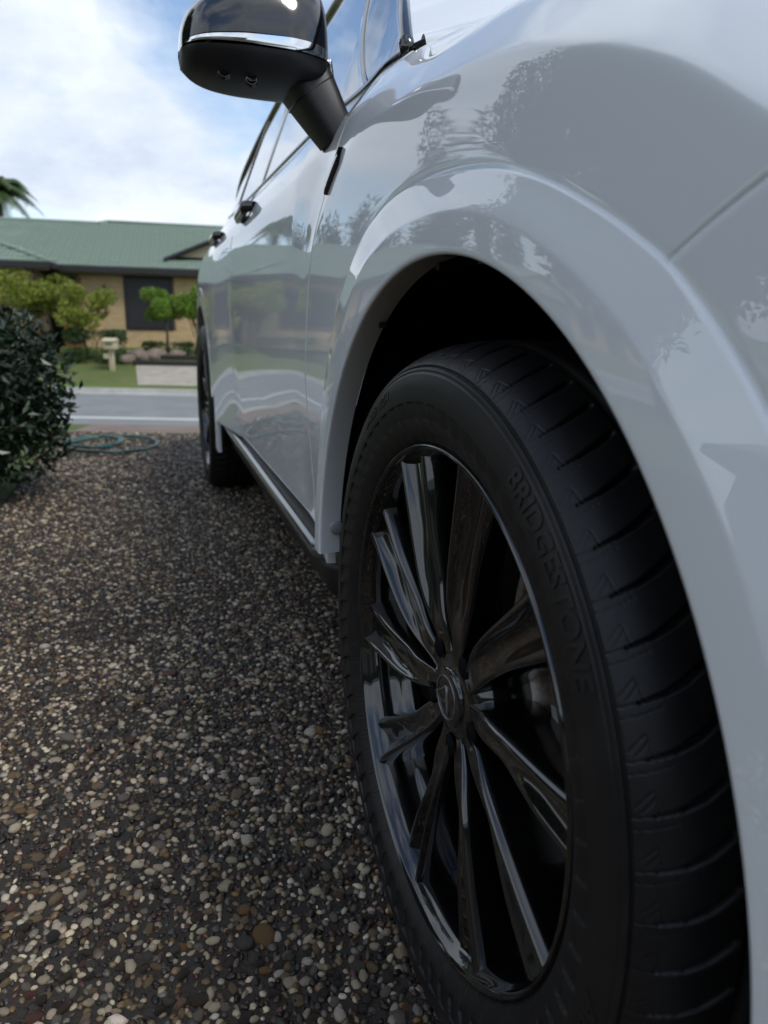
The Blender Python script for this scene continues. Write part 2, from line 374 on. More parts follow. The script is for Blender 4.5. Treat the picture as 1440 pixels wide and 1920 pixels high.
# glasshouse: panes on the leaning side, black bars and trim around them
def pane(name, y0b, y0t, y1b, y1t, m_=GLASS, inset=.006, n=40, dx=0., par=suv):
    u = np.linspace(0, 1, n)[:, None]; v = np.linspace(0, 1, n)[None]
    y = (y0b + (y1b - y0b) * u) * (1 - v) + (y0t + (y1t - y0t) * u) * v
    for _ in range(3):
        zb_, zt_ = belt(y) + inset, np.maximum(wtop(y) - inset, belt(y) + inset + .001)
        z = zb_ + (zt_ - zb_) * v
    return grid_obj(name, np.stack([Gx(y, z) + dx, y, z], -1), m_, par, out=(-1, 0, 0))
g1 = pane('quarter_window', .375, .40, .545, .945)
g2 = pane('front_door_window', .575, .975, 1.80, 1.76)
g3 = pane('rear_door_window', 1.90, 1.86, 2.60, 2.50)
g4 = pane('rear_quarter_window', 2.66, 2.56, 3.38, 3.36)
def bar(name, yb, yt, wd):
    v = np.linspace(0, 1, 30); y = yb + (yt - yb) * v; z = belt(y) + (wtop(y) - belt(y)) * v; y_ = np.stack([y - wd, y - wd * .8, y + wd * .8, y + wd], 1); z_ = z[:, None].repeat(4, 1)
    return grid_obj(name, np.stack([Gx(y_, z_) - np.array([0, .004, .004, 0])[None], y_, z_], -1), GLOSSBLK, suv, out=(-1, 0, 0))
bar('window_divider', .56, .96, .015); bar('window_pillar', 1.85, 1.81, .05); bar('window_divider', 2.63, 2.53, .03)
yt = np.linspace(.366, 3.43, 160); zt = wtop(yt)
tr = np.stack([Gx(yt, zt) - .003, yt, zt], -1)
V, F = tube(tr, .011, 8); mesh_obj('window_trim', V, F, GLOSSBLK, suv)
yb_ = np.linspace(.37, 3.42, 140); zb_ = belt(yb_) + .004
V, F = tube(np.stack([Gx(yb_, zb_) - .003, yb_, zb_], -1), .006, 8); mesh_obj('belt_moulding', V, F, DKCHROME, suv)
# roof side rail + A pillar in body colour
yt = np.linspace(.345, 3.45, 140); k = smooth(.3, 1.3, yt)
e0 = np.stack([Gx(yt, wtop(yt)) + .004, yt, wtop(yt) + .010], -1)
k2 = smooth(.3, .75, yt); e1 = e0 + np.stack([.075 + .34 * (1 - k2), -.02 * (1 - k) - .34 * (1 - k2), .05 * k + .01 * (1 - k2)], -1)
mid = (e0 + e1) / 2 + np.array([-.010, 0, .012])
q = np.linspace(0, 1, 9)[None, :, None]
rail_P = e0[:, None] * (1 - q) ** 2 + mid[:, None] * 2 * q * (1 - q) + e1[:, None] * q ** 2
ta = np.linspace(0, 1, 24); ya = -.12 + .425 * ta; A_ = np.stack([Fside(ya, ztop(ya)) + .002, ya, ztop(ya) - .001], -1); B_ = e1[0][None] * (1 - ta[:, None]) + e0[0][None] * ta[:, None]
qa = np.linspace(0, 1, 16)[None, :, None]; cowl = grid_obj('cowl', A_[:, None] * (1 - qa) + B_[:, None] * qa + np.array([0, 0, .010]) * (4 * qa * (1 - qa)), PAINT, suv, out=(-.5, 0, 1))
rail = grid_obj('roof_rail', rail_P, PAINT, suv, out=(-1, 0, .5))
for o in (g1, g2, g3, g4, rail, cowl, fender, fd, rd, rq, arch_f, arch_r): mirror_obj(o)
# roof skin, windscreen, bonnet, tail and nose close the body across the width
def across(name, E, zc, yc, m_, n=40, out=(0, 0, 1)):
    """E (k,3) near-side edge; crowned to (XC, yc, zc) and mirrored"""
    s = np.linspace(-1, 1, 2 * n + 1)[None]; a = 1 - s ** 2
    x = XC + (XC - E[:, :1]) * s; z = E[:, 2:] + (zc[:, None] - E[:, 2:]) * (1 - np.abs(s) ** 2.3); y = E[:, 1:2] + (yc[:, None] - E[:, 1:2]) * a
    return grid_obj(name, np.stack([x, y, z], -1), m_, suv, out=out)
i0 = np.searchsorted(yt, 1.2)
across('roof', e1[i0:] , e1[i0:, 2] + .055, e1[i0:, 1] - .02, PAINT)
across('windscreen', e1[2:i0 + 1] + [.006, 0, .0], e1[2:i0 + 1, 2] + np.linspace(.03, .055, i0 - 1), e1[2:i0 + 1, 1] - np.linspace(.28, .05, i0 - 1), GLASS, out=(0, -1, 1))
yb_ = np.linspace(-.86, .30, 60); bz = ztop(yb_); bx = Fside(yb_, bz) + .004
across('bonnet', np.stack([bx, yb_, bz], -1), bz + .055, yb_ - .10, PAINT)
zz = np.linspace(.25, 1.26, 40); yr = np.interp(zz, [.2, .5, .8, 1.0, 1.15, 1.27], [3.70, 3.78, 3.80, 3.76, 3.62, 3.45])
across('tailgate', np.stack([Fside(yr, zz) + .003, yr, zz], -1), zz, yr + .14, PAINT, out=(0, 1, 0))
zz = np.linspace(.22, float(ztop(-.86)) + .002, 40); yn = np.interp(zz, [.2, .25, .4, .6, .8, .9, .95], [-.80, -.84, -.90, -.92, -.90, -.875, -.858])
across('front_fascia', np.stack([Fside(yn, zz) + .003, yn, zz], -1), zz + .054 * smooth(.75, .94, zz), yn - .10, PAINT, out=(0, -1, 0))
P = loft_y([(0, 0)], np.array([0.])); zz = np.linspace(.95, 1.08, 12)
yl = np.linspace(3.45, 3.74, 24); P = np.stack([Fside(yl[:, None], zz[None]) - .004, yl[:, None].repeat(12, 1), zz[None].repeat(24, 0)], -1)
grid_obj('tail_light', lip(P, .002, .01), REDLAMP, suv, out=(-1, 0, 0))

# door handles
def handle(y, z):
    xs0 = float(Fside(y, z))
    t = np.linspace(-1, 1, 31); a = 1 - np.abs(t) ** 6
    th = np.linspace(0, 2 * np.pi, 14, endpoint=False)
    c = np.stack([xs0 - .026 * np.clip((1 - t ** 4) * 1.6, 0, 1) + .004, y + .095 * t, z + 0 * t - .006 * t], -1)
    P = c[:, None] + np.stack([np.cos(th)[None] * (.008 + .005 * a[:, None]), 0 * a[:, None] + 0 * th[None], np.sin(th)[None] * (.012 + .006 * a[:, None])], -1)
    h = grid_obj('door_handle', P, GLOSSBLK, suv, cv=True, out=lambda c_: c_ - np.array([xs0 - .02, y, z]))
    V, F = tube(np.stack([c[4:-4, 0] - .002, c[4:-4, 1], c[4:-4, 2] - .014], -1), .006, 8); mesh_obj('handle_insert', V, F, DKCHROME, h)
    u_ = np.linspace(0, 2 * np.pi, 24, endpoint=False)
    V = np.concatenate([[[xs0 + .001, y, z]], np.stack([Fside(y + .085 * np.cos(u_), z + .022 * np.sin(u_)) - .0015, y + .085 * np.cos(u_), z + .022 * np.sin(u_)], -1)])
    mesh_obj('handle_recess_shade', V, [(0, 1 + (i + 1) % 24, 1 + i) for i in range(24)], SEAL, h)  # dark patch on the door skin, painting the shade of a grip hollow
handle(1.57, 1.075); handle(2.43, 1.085)

# wing badge
bd = np.array([[.436, 1.009], [.506, .975]]); tt = np.linspace(0, 1, 20)[:, None]; ctr = bd[0] * (1 - tt) + bd[1] * tt
P = np.stack([np.concatenate([Fside(ctr[:, :1], ctr[:, 1:] + o) - dx for o, dx in ((-.0105, 0.), (-.0095, .006), (.0095, .006), (.0105, 0.))], 1),
              ctr[:, :1].repeat(4, 1), ctr[:, 1:] + np.array([-.0105, -.0095, .0095, .0105])[None]], -1)
bdg = grid_obj('wing_badge', P, GLOSSBLK, suv, out=(-1, 0, 0))
P2 = np.stack([np.concatenate([Fside(ctr[:, :1], ctr[:, 1:] + o) - .0072 for o in (-.004, .003)], 1), ctr[:, :1].repeat(2, 1), ctr[:, 1:] + np.array([-.004, .003])[None]], -1)
grid_obj('badge_inlay', P2[2:-2], DKCHROME, bdg, out=(-1, 0, 0))

# mud flap and grey plug in the arch
V, F = box(.085, .520, .30, .09, .012, .16); mesh_obj('mud_flap', V, F, PLASTIC, suv, smooth_=False)
def disc(name, c, r, h, m_, parent, n=24, axis='y'):
    th = np.linspace(0, 2 * np.pi, n, endpoint=False); pr = [(0, h), (r * .7, h), (r * .9, h * .8), (r, 0)]
    rows = np.stack([np.stack([q[0] * np.cos(th), np.full(n, -q[1]), q[0] * np.sin(th)], -1) for q in pr]) + np.array(c)
    return grid_obj(name, rows, m_, parent, cv=True, out=(0, -1, 0))
for t_, x_ in ((60, .020), (84, .022), (97, .020), (109, .022), (118, .020)):
    V, F = box(x_ - .004, .457 * math.cos(rad(t_)), HZ + .457 * math.sin(rad(t_)), .007, .009, .007); mesh_obj('arch_clip', V, F, PLASTIC, suv, smooth_=False)
disc('arch_plug', (.016, .4545, .447), .0115, .006, GREYPLUG, suv)

# wing mirror: a lofted pod split into cap, bright strip and lower housing
mir = empty('wing_mirror'); mir.parent = suv
for k_ in list(mir.keys()):
    del mir[k_]
xs = np.array([.036, .034, .025, .0, -.04, -.09, -.13, -.16, -.178, -.187, -.190])
zlo = np.array([1.165, 1.151, 1.137, 1.129, 1.128, 1.129, 1.132, 1.139, 1.149, 1.159, 1.168])
zhi = np.array([1.195, 1.245, 1.272, 1.288, 1.292, 1.281, 1.262, 1.243, 1.224, 1.203, 1.177])
yd = np.array([.02, .06, .085, .105, .115, .115, .108, .095, .075, .05, .015])
idx = np.linspace(0, 10, 61); xs, zlo, zhi, yd = [curve(np.arange(11), a)(idx) for a in (xs, zlo, zhi, yd)]
zstr = 1.1725 + 0 * xs
nA = 64
rows = {'cap': [], 'strip': [], 'low': []}
def sect(i, a):   # a in radians, 0 = front at strip height, pi/2 up
    h = np.where(np.sin(a) >= 0, zhi[i] - zstr[i], zstr[i] - zlo[i])
    sy = -np.sign(np.cos(a)) * np.abs(np.cos(a)) ** .72; sz = np.sign(np.sin(a)) * np.abs(np.sin(a)) ** .85
    return np.stack([np.full_like(a, xs[i]), .645 + yd[i] * np.where(sy < 0, sy, sy * .55), zstr[i] + h * sz], -1)
ccen = np.array([-.08, .64, 1.19])
aCap = np.linspace(.045, np.pi - .02, 44); aStr = np.linspace(-.16, .045, 8); aLow = np.linspace(-np.pi + .02, -.16, 40)
Pc = np.stack([sect(i, aCap) for i in range(61)]); Pl = np.stack([sect(i, aLow) for i in range(61)])
Ps = np.stack([sect(i, aStr) for i in range(61)])
Ps[..., 1] -= .0025; Ps[..., 2] += (Ps[..., 2] - zstr[:, None]) * (.35 * smooth(-.19, .03, xs) - .45)[:, None]
grid_obj('mirror_cap', Pc, GLOSSBLK, mir, out=lambda c_: c_ - ccen)
grid_obj('mirror_strip', Ps, CHROME, mir, out=lambda c_: c_ - ccen)
hs_ = grid_obj('mirror_housing', Pl, PLASTIC, mir, out=lambda c_: c_ - ccen)
aB = np.linspace(np.pi - .02, np.pi + .02, 3); grid_obj('mirror_rear_edge', np.stack([sect(i, aB) for i in range(61)]), PLASTIC, mir, out=(0, 1, 0))
V = np.stack([sect(i, np.array([np.pi - .5, np.pi + .5])) for i in range(8, 54)]); V[..., 1] += .01
grid_obj('mirror_glass', V, CHROME, mir, out=(0, 1, 0))
# chrome tail of the strip turning down towards the arm
tl = np.array([[.034, .575, 1.172], [.039, .585, 1.160], [.045, .595, 1.145], [.050, .602, 1.132]])
V, F = tube(tl, [.004, .004, .0035, .002], 8); mesh_obj('strip_tail', V, F, CHROME, mir)
# arm
def ring(c, rx, ry, n=28, sq=.6):
    a = np.linspace(0, 2 * np.pi, n, endpoint=False)
    return np.stack([c[0] + rx * np.sign(np.cos(a)) * abs(np.cos(a)) ** sq, c[1] + ry * np.sign(np.sin(a)) * abs(np.sin(a)) ** sq, np.full(n, c[2])], -1)
arm = []
for t in np.linspace(0, 1, 14):
    c = np.array([.0, .640, 1.165]) * (1 - t) + np.array([.052, .600, 1.068]) * t
    rg = ring(c, .036 - .015 * t, .066 - .022 * t); rg[:, 2] += (rg[:, 0] - c[0]) * (.55 + .3 * t) ; arm.append(rg)
grid_obj('mirror_arm', np.stack(arm), PLASTIC, mir, cv=True, out=lambda c_: c_ - np.array([.025, .62, 1.12]))
rg = arm[4].copy(); rg2 = rg.copy(); c_ = rg.mean(0); rg = c_ + (rg - c_) * 1.012; rg2 = rg.copy(); rg2[:, 2] -= .0025
grid_obj('arm_seam', np.stack([rg, rg2]), SEAL, mir, cv=True, out=lambda q_: q_ - c_)
for cx, cy, cz in ((-.128, .578, 1.138), (-.088, .575, 1.131)):
    th = np.linspace(0, 2 * np.pi, 20, endpoint=False)
    pr = [(.0100, .004), (.0095, -.001), (.0080, -.002), (.0065, .001), (.0, .002)]
    P = np.stack([np.stack([cx + a * np.cos(th), np.full(20, cy + b), cz + a * .8 * np.sin(th)], -1) for a, b in pr]); P[..., 2] += (P[..., 1] - cy) * -.4
    grid_obj('mirror_camera', P, GLOSSBLK, mir, cv=True, out=(0, -1, -.4))

# ------------------------------------------------------------------ wheel (origin at the hub, x inwards)
NP = 68; PITCH = 360 / NP
prof = np.array([(.274, .024), (.2775, .012), (.283, .004), (.292, -.0025), (.305, -.0085), (.318, -.0115), (.3265, -.0122), (.338, -.0112), (.349, -.0085), (.3585, -.0045),
                 (.3650, .002), (.3715, .012), (.3770, .024), (.3808, .038), (.3832, .056), (.3846, .08), (.385, .11)])
dense = [prof[0]]
tx = np.arange(len(prof)); fr_, fx_ = curve(tx, prof[:, 0]), curve(tx, prof[:, 1])
side_t = np.concatenate([np.linspace(0, 4, 10, endpoint=False), np.linspace(4, 5.7, 22, endpoint=False), np.linspace(5.7, 6.3, 16, endpoint=False), np.linspace(6.3, 8.1, 10, endpoint=False), np.linspace(8.1, 9.5, 24, endpoint=False), np.linspace(9.5, 10, 6, endpoint=False), np.linspace(10, 14, 60, endpoint=False), np.linspace(14, 16, 18)])
pr_, px_ = fr_(side_t), fx_(side_t)
inn = np.linspace(14.9, 0, 26); pr_ = np.concatenate([pr_, fr_(inn)]); px_ = np.concatenate([px_, .22 - fx_(inn)])
nside = len(side_t)
def tyre_mesh():
    nA_ = NP * 36; psi = np.arange(nA_) / nA_ * 360          # clockwise from the top as seen from outside
    PS, RR = np.meshgrid(psi, pr_, indexing='ij'); XX = np.broadcast_to(px_, PS.shape).copy()
    outer = (np.arange(len(pr_)) < nside)[None]
    d = np.zeros_like(PS)
    g = lambda v, c, w_: np.exp(-((v - c) / w_) ** 2)
    d += .0048 * np.exp(-((RR - .3258) / .0019) ** 2) * outer * (XX < .0)
    ph = (PS / PITCH) % 1
    band = smooth(.3040, .3055, RR) * (1 - smooth(.3225, .324, RR)) * outer
    dph = np.minimum(np.abs(((ph + (RR - .304) * 12) % 1) - .5), 1)
    d += -.0030 * band * smooth(.0, .9, (ph + (RR - .304) * 12) % 1) + .0026 * g(RR, .3028, .0012) * outer
    d += -.0026 * g(RR, .3588, .0011) * outer * (XX < .01) + .0012 * smooth(.3540, .3550, RR) * (1 - smooth(.3572, .358, RR)) * outer * (XX < .0)
    d += -.0006 * smooth(.3515, .352, RR) * (1 - smooth(.3558, .3563, RR)) * outer * (XX < 0)
    # tread: pitch coordinate measured in degrees from each groove's outer start
    px = XX; mm = np.radians(1) * .38       # metres per degree
    def seg(x0, p0, x1, p1, w0, w1, dep):
        nonlocal d
        for k in (-1, 0, 1):
            q = (PS % PITCH) + k * PITCH; ax, ay = x1 - x0, (p1 - p0) * mm; L2 = ax * ax + ay * ay
            t = np.clip(((px - x0) * ax + (q - p0) * mm * ay) / L2, 0, 1)
            ds = np.hypot(px - x0 - t * ax, (q - p0) * mm - t * ay); ww = w0 + (w1 - w0) * t
            d = np.minimum(d, -dep * (1 - smooth(ww * .55, ww * 1.15, ds)) * (px < .115))
    tr_mask = None
    B = 4.0
    seg(-.003, B, .008, B - .25, .0004, .0006, .0010); seg(.008, B - .25, .024, B - .85, .0008, .0016, .004); seg(.024, B - .85, .038, B - 1.75, .0016, .0026, .006); seg(.038, B - 1.75, .056, B - 3.35, .0026, .0026, .006)
    seg(-.003, B + 1.15, .006, B + .95, .0004, .0004, .0007); seg(.006, B + .95, .020, B + .35, .0004, .0004, .0006)
    seg(-.001, B - 1.0, .008, B - 2.6, .0004, .0004, .0007); seg(.008, B - 2.6, .0095, B - 2.0, .0004, .0004, .0007); seg(.0095, B - 2.0, .002, B - .55, .0004, .0004, .0007)
    seg(.0095, B - 2.0, .0105, B - .7, .0004, .0004, .0006)
    for c in (.068, .11, .152): d = np.minimum(d, -.006 * (1 - smooth(.0035, .0050, np.abs(px - c))) * (RR > .37))
    # along the profile normal
    tr_, tx_ = np.gradient(pr_), np.gradient(px_); nl = np.hypot(tr_, tx_) + 1e-9; nr, nx = tx_ / nl, -tr_ / nl
    sgn = np.sign(nr[nside - 5]); nr, nx = nr * sgn, nx * sgn
    R2 = RR + d * nr; X2 = XX + d * nx
    a = np.radians(PS); y = -R2 * np.sin(a); z = R2 * np.cos(a); z = np.maximum(z, -HZ + .001)
    return np.stack([X2, y, z], -1)
wheel = empty('wheel', (0, 0, HZ))
for k_ in list(wheel.keys()): del wheel[k_]
wheel.parent = suv
grid_obj('tyre', tyre_mesh(), RUBBER, wheel, cu=True, out=lambda c_: np.stack([0 * c_[:, 0], c_[:, 1], c_[:, 2]], -1))
# moulded lettering
def text_mesh(body, psi0, psi1, r0, r1, hgt=.0011, shear=.12, flip=False):
    cu = bpy.data.curves.new('t', 'FONT'); cu.body = body; cu.extrude = .5; cu.offset = .026; cu.shear = shear; cu.resolution_u = 3; cu.fill_mode = 'BOTH'
    o = bpy.data.objects.new('t', cu); COL.objects.link(o); dg = bpy.context.evaluated_depsgraph_get(); me = o.evaluated_get(dg).to_mesh()
    bm = bmesh.new(); bm.from_mesh(me); bmesh.ops.triangulate(bm, faces=bm.faces[:])
    bmesh.ops.subdivide_edges(bm, edges=[e for e in bm.edges if e.calc_length() > .12], cuts=2, use_grid_fill=True)
    V = np.array([v.co[:] for v in bm.verts]); bm.verts.index_update(); F = [tuple(v.index for v in f.verts) for f in bm.faces]; bm.free()
    o.to_mesh_clear() if False else None
    bpy.data.objects.remove(o); bpy.data.curves.remove(cu)
    a = (V[:, 0] - V[:, 0].min()) / np.ptp(V[:, 0]); b = (V[:, 1] - V[:, 1].min()) / np.ptp(V[:, 1])
    if flip: a, b = 1 - a, 1 - b
    ps = np.radians(psi0 + (psi1 - psi0) * a); r = r0 + (r1 - r0) * b
    order = np.argsort(pr_[:nside]); xr = np.interp(r, pr_[:nside][order], px_[:nside][order])
    x = xr - np.where(V[:, 2] > 0, hgt, -.002)
    return np.stack([x, -r * np.sin(ps), r * np.cos(ps)], -1), F
V, F = text_mesh('BRIDGESTONE', 31.5, 60.5, .3315, .3505); mesh_obj('tyre_lettering', V, F, LETTER, wheel, smooth_=False)
V, F = text_mesh('ALENZA', 96, 116, .334, .346, .0008, .25); mesh_obj('tyre_lettering', V, F, LETTER, wheel, smooth_=False)
V, F = text_mesh('ALENZA', -36, -20, .334, .346, .0008, .25); mesh_obj('tyre_lettering', V, F, LETTER, wheel, smooth_=False)
# rim: flange and stepped barrel
def lathe(name, pr, m_, parent, n=160, **kw):
    a = np.linspace(0, 2 * np.pi, n, endpoint=False); pr = np.array(pr)
    P = np.stack([pr[None, :, 1].repeat(n, 0), -pr[None, :, 0] * np.sin(a)[:, None], pr[None, :, 0] * np.cos(a)[:, None]], -1)
    return grid_obj(name, P, m_, parent, cu=True, **kw)
inward = lambda c_: np.stack([-.3 + 0 * c_[:, 0], -c_[:, 1], -c_[:, 2]], -1)
lathe('rim', [(.2785, .030), (.2816, .012), (.2819, .0080), (.2814, .0060), (.2796, .0026), (.2786, .0016), (.2772, .0014), (.2752, .0032), (.2735, .0065), (.2725, .011), (.2695, .014), (.2670, .022), (.2655, .036), (.2640, .050), (.2605, .056), (.2545, .062), (.2530, .080),
                  (.2515, .110), (.2480, .118), (.2475, .200), (.262, .214), (.276, .222)], WHEELBLK, wheel, n=200, sharp=42, out=inward)
# spokes: each forks into two ridges with a pocket between them
def spoke():
    nT = 60; t = np.linspace(0, 1, nT); r = .044 + (.2725 - .044) * t
    bend = .012 * np.sin(np.pi * t) * (1 - t)
    hw = .0125 + .0025 * smooth(0, .2, t) + .0195 * t ** 1.3
    dep = np.interp(r, [.044, .06, .08, .10, .13, .17, .22, .2725], [.0300, .0290, .0245, .0190, .0145, .0120, .0105, .0095])
    dep = np.convolve(np.pad(dep, 4, 'edge'), np.ones(9) / 9, 'valid')
    f = smooth(.38, .72, t); g_ = smooth(.10, .40, t)
    rows = []
    for i in range(nT):
        h = hw[i]; F_, G_ = f[i], g_[i]
        # raised ridge on one edge, a hollow blade face, a low second ridge on the other edge that forks off outwards
        sec = [(1., .062), (1., .021)] + [(.74 + .26 * math.sin(q), .0150 * (1 - math.cos(q))) for q in (1.47, 1.3, 1.1, .85, .6, .35, .12)]
        sec += [(.70, .0001), (.66, .0005), (.60, .0030 * G_ + .001), (.50, .0070 * G_ + .001 + .002 * F_), (.34, .0098 * G_ + .001 + .0045 * F_), (.12, .0112 * G_ + .001 + .0060 * F_), (-.12, .0116 * G_ + .001 + .0050 * F_), (-.34, .0112 * G_ + .001 + .0015 * F_),
                (-.50, .0104 * G_ + .001 - .0018 * F_), (-.62, .0098 * G_ + .001 - .0034 * F_), (-.72, .0098 * G_ + .001 - .0036 * F_), (-.80, .0104 * G_ + .0012 - .0030 * F_), (-.88, .0122 * G_ + .002 - .002 * F_), (-.94, .0146 * G_ + .0035), (-.98, .0180 * G_ + .006), (-1., .026), (-1., .062)]
        rows.append([(dep[i] + d_, o * h + bend[i], r[i]) for o, d_ in sec])
    return np.array(rows)
SP0 = 13.0
o = grid_obj('spoke', spoke(), WHEELBLK, wheel, out=(-1, 0, 0), sharp=62); o.rotation_euler = (rad(SP0), 0, 0)
for i in range(1, 10):
    c = o.copy(); COL.objects.link(c); c.rotation_euler = (rad(SP0 + 36 * i), 0, 0)
# hub, centre cap with emblem, wheel nuts
lathe('hub_face', [(.001, .0295), (.036, .0290), (.040, .0300), (.050, .0310), (.058, .036), (.066, .052), (.070, .09)], WHEELBLK, wheel, n=64, out=(-1, 0, 0))
cap = lathe('centre_cap', [(.0005, .0235), (.027, .0238), (.0315, .0246), (.0335, .0262), (.0342, .033)], GLOSSBLK, wheel, n=64, out=(-1, 0, 0))
th = np.linspace(0, 2 * np.pi, 60, endpoint=False)
parts = []
V, F = tube(np.stack([np.full(60, .0234), -.0245 * np.cos(th), .0240 * np.sin(th)], -1), .0010, 6, closed=True); parts.append((V, F))
lp = np.array([[.0233, .0215, -.0030], [.0233, .0110, .0050], [.0233, .0010, .0128], [.0233, -.0012, .0130], [.0233, -.0028, .0040], [.0233, -.0048, -.0085], [.0233, -.0068, -.0200]])
V, F = tube(lp, [.0012, .0013, .0014, .0017, .0019, .0020, .0018], 6); parts.append((V, F))
V, F = join(parts); emb = mesh_obj('cap_emblem', V, F, EMBL, wheel)
for i in range(5):
    a = rad(SP0 + 18 + 72 * i); V, F = tube([[.040, -.0572 * math.sin(a), .0572 * math.cos(a)], [.060, -.0572 * math.sin(a), .0572 * math.cos(a)]], .0095, 6)
    mesh_obj('wheel_nut', V, F, DKCHROME, wheel, sharp=30)
    V, F = tube([[.0285, -.0572 * math.sin(a), .0572 * math.cos(a)], [.0290, -.0572 * math.sin(a), .0572 * math.cos(a)]], .0125, 16); mesh_obj('nut_hole_shade', V, F, LINER, wheel)  # flat black disc over the hub face, painted as a shaded nut hole
# brake disc and caliper
lathe('brake_disc', [(.06, .085), (.083, .085), (.088, .090), (.090, .104), (.10, .106), (.172, .106), (.174, .109), (.174, .134), (.06, .134)], STEEL, wheel, n=96, out=(-1, 0, 0), sharp=40)
a = np.radians(np.linspace(68, 118, 16)); cal = []
for q in a:
    pr = [(.125, .098), (.128, .080), (.150, .074), (.196, .076), (.206, .088), (.208, .145), (.12, .15)]
    cal.append([(x_, -r_ * math.sin(q), r_ * math.cos(q)) for r_, x_ in pr])
grid_obj('brake_caliper', np.array(cal), CALIP, wheel, cv=True, out=lambda c_: c_ - np.array([.13, -.165, 0.0]), sharp=40)
# rear wheel and the two far-side wheels share the meshes
w2 = copy_tree(wheel, suv); w2.location = (-.006, WB, HZ); w2.rotation_euler = (0, 0, 0)
for y_ in (0, WB):
    w3 = copy_tree(wheel, suv); w3.location = (2 * XC, y_, HZ); w3.rotation_euler = (0, 0, math.pi)
for wq in (w2,):
    for ch in wq.children: ch.rotation_euler.x += 0.0

# ------------------------------------------------------------------ GROUND
YAW = .3208
BU = np.array([math.cos(YAW), -math.sin(YAW)]); BV = np.array([math.sin(YAW), math.cos(YAW)])
def W2(u_, v_): return CAM[:2] + np.multiply.outer(np.asarray(u_, float), BU) + np.multiply.outer(np.asarray(v_, float), BV)
def strip(name, prof, u0, u1, m_, kind='structure', nu=40, parent=None):
    """a strip running along the street: prof is a list of (v, z)"""
    pr = np.array(prof, float); us = np.linspace(u0, u1, nu)
    P = np.zeros((nu, len(pr), 3))
    for i, u_ in enumerate(us):
        for j, (v_, z_) in enumerate(pr):
            P[i, j, :2] = CAM[:2] + u_ * BU + v_ * BV; P[i, j, 2] = z_
    o = grid_obj(name, P, m_, parent, out=(0, 0, 1), sharp=30)
    if kind: o['kind'] = kind
    return o
ASPH = mat('asphalt', (.17, .18, .185), .85, vary=(1.2, (.20, .21, .215), .4, .65), bump=(120, .003))
CONC = mat('pale_concrete', (.34, .31, .26), .85, vary=(2.5, (.25, .225, .19), .4, .7), bump=(60, .002))
APRON = mat('brown_concrete', (.20, .155, .125), .9, vary=(4, (.15, .115, .09), .4, .7), bump=(80, .003))
KERB = mat('kerb_concrete', (.36, .36, .34), .85, vary=(3, (.27, .27, .25), .4, .7))
LINE = mat('road_paint', (.46, .46, .45), .6, vary=(8, (.5, .5, .48), .5, .7))
GRASS = mat('lawn_grass', (.075, .115, .025), .9, vary=(1.5, (.12, .13, .04), .4, .65), bump=(60, .02))
VERGE = mat('verge_grass', (.085, .145, .02), .9, vary=(3, (.11, .15, .03), .4, .65), bump=(60, .02))
MORTAR = mat('driveway_mortar', (.032, .025, .019), .85, vary=(60, (.02, .016, .013), .4, .7), bump=(260, .004, 5.0))
SOIL = mat('garden_soil', (.03, .022, .015), .95, vary=(20, (.05, .04, .03), .4, .7), bump=(60, .02))
# driveway slab (left edge and street end as in the photograph)
endL = W2(-2.9, 5.0); endR = W2(4.2, 5.0)
def yend(x): return float(np.interp(x, [endL[0], endR[0]], [endL[1], endR[1]]))
xsD = np.linspace(-.87, 3.6, 45); P = np.zeros((45, 60, 3))
for i, x_ in enumerate(xsD):
    P[i, :, 0] = x_; P[i, :, 1] = np.linspace(-9, yend(x_), 60)
drive = grid_obj('driveway', P, MORTAR, out=(0, 0, 1)); tag(drive, 'dark exposed pebble concrete driveway beside the white car', kind='structure')
# pebbles
def ico(sub):
    bm = bmesh.new(); bmesh.ops.create_icosphere(bm, subdivisions=sub, radius=1); V = np.array([v.co[:] for v in bm.verts]); F = np.array([[v.index for v in f.verts] for f in bm.faces]); bm.free(); return V, F
PAL = np.array([(1.05, .96, .76), (.80, .71, .55), (.36, .28, .17), (.30, .22, .13), (.30, .28, .25), (.12, .11, .10), (.075, .05, .03), (.045, .028, .018), (.16, .07, .05), (.34, .20, .07), (1.1, 1.05, .93), (.03, .026, .024)])
PW = np.array([.10, .12, .09, .08, .12, .12, .13, .12, .05, .03, .05, .07]); PW = PW / PW.sum()
def pebbles(x0, x1, y0, y1, cell):
    nx, ny = int((x1 - x0) / cell), int((y1 - y0) / cell); gx, gy = np.meshgrid(np.arange(nx), np.arange(ny), indexing='ij')
    c = np.stack([x0 + (gx + .5) * cell, y0 + (gy + .5) * cell], -1).reshape(-1, 2) + R_.uniform(-.47, .47, (nx * ny, 2)) * cell
    c = c[R_.random(len(c)) < .93]; n = len(c)
    a = np.exp(R_.normal(0, .30, n)) * cell * .57; s = np.stack([a, a * R_.uniform(.5, .92, n), a * R_.uniform(.42, .62, n)], -1)
    rot = R_.uniform(0, 2 * np.pi, n); tl_ = R_.normal(0, .25, n)
    col = PAL[R_.choice(len(PAL), n, p=PW)] * R_.uniform(.5, 1.1, (n, 1)) * R_.uniform(.94, 1.06, (n, 3)) * [.46, .415, .365]
    return c, s, rot, tl_, col, R_.uniform(-.25, .45, n)
PEB = mat('pebble', (.3, .3, .3), .38, spec=.45, attr='Col', vary=(240, (.06, .05, .04), .56, .85), bump=(420, .0010))
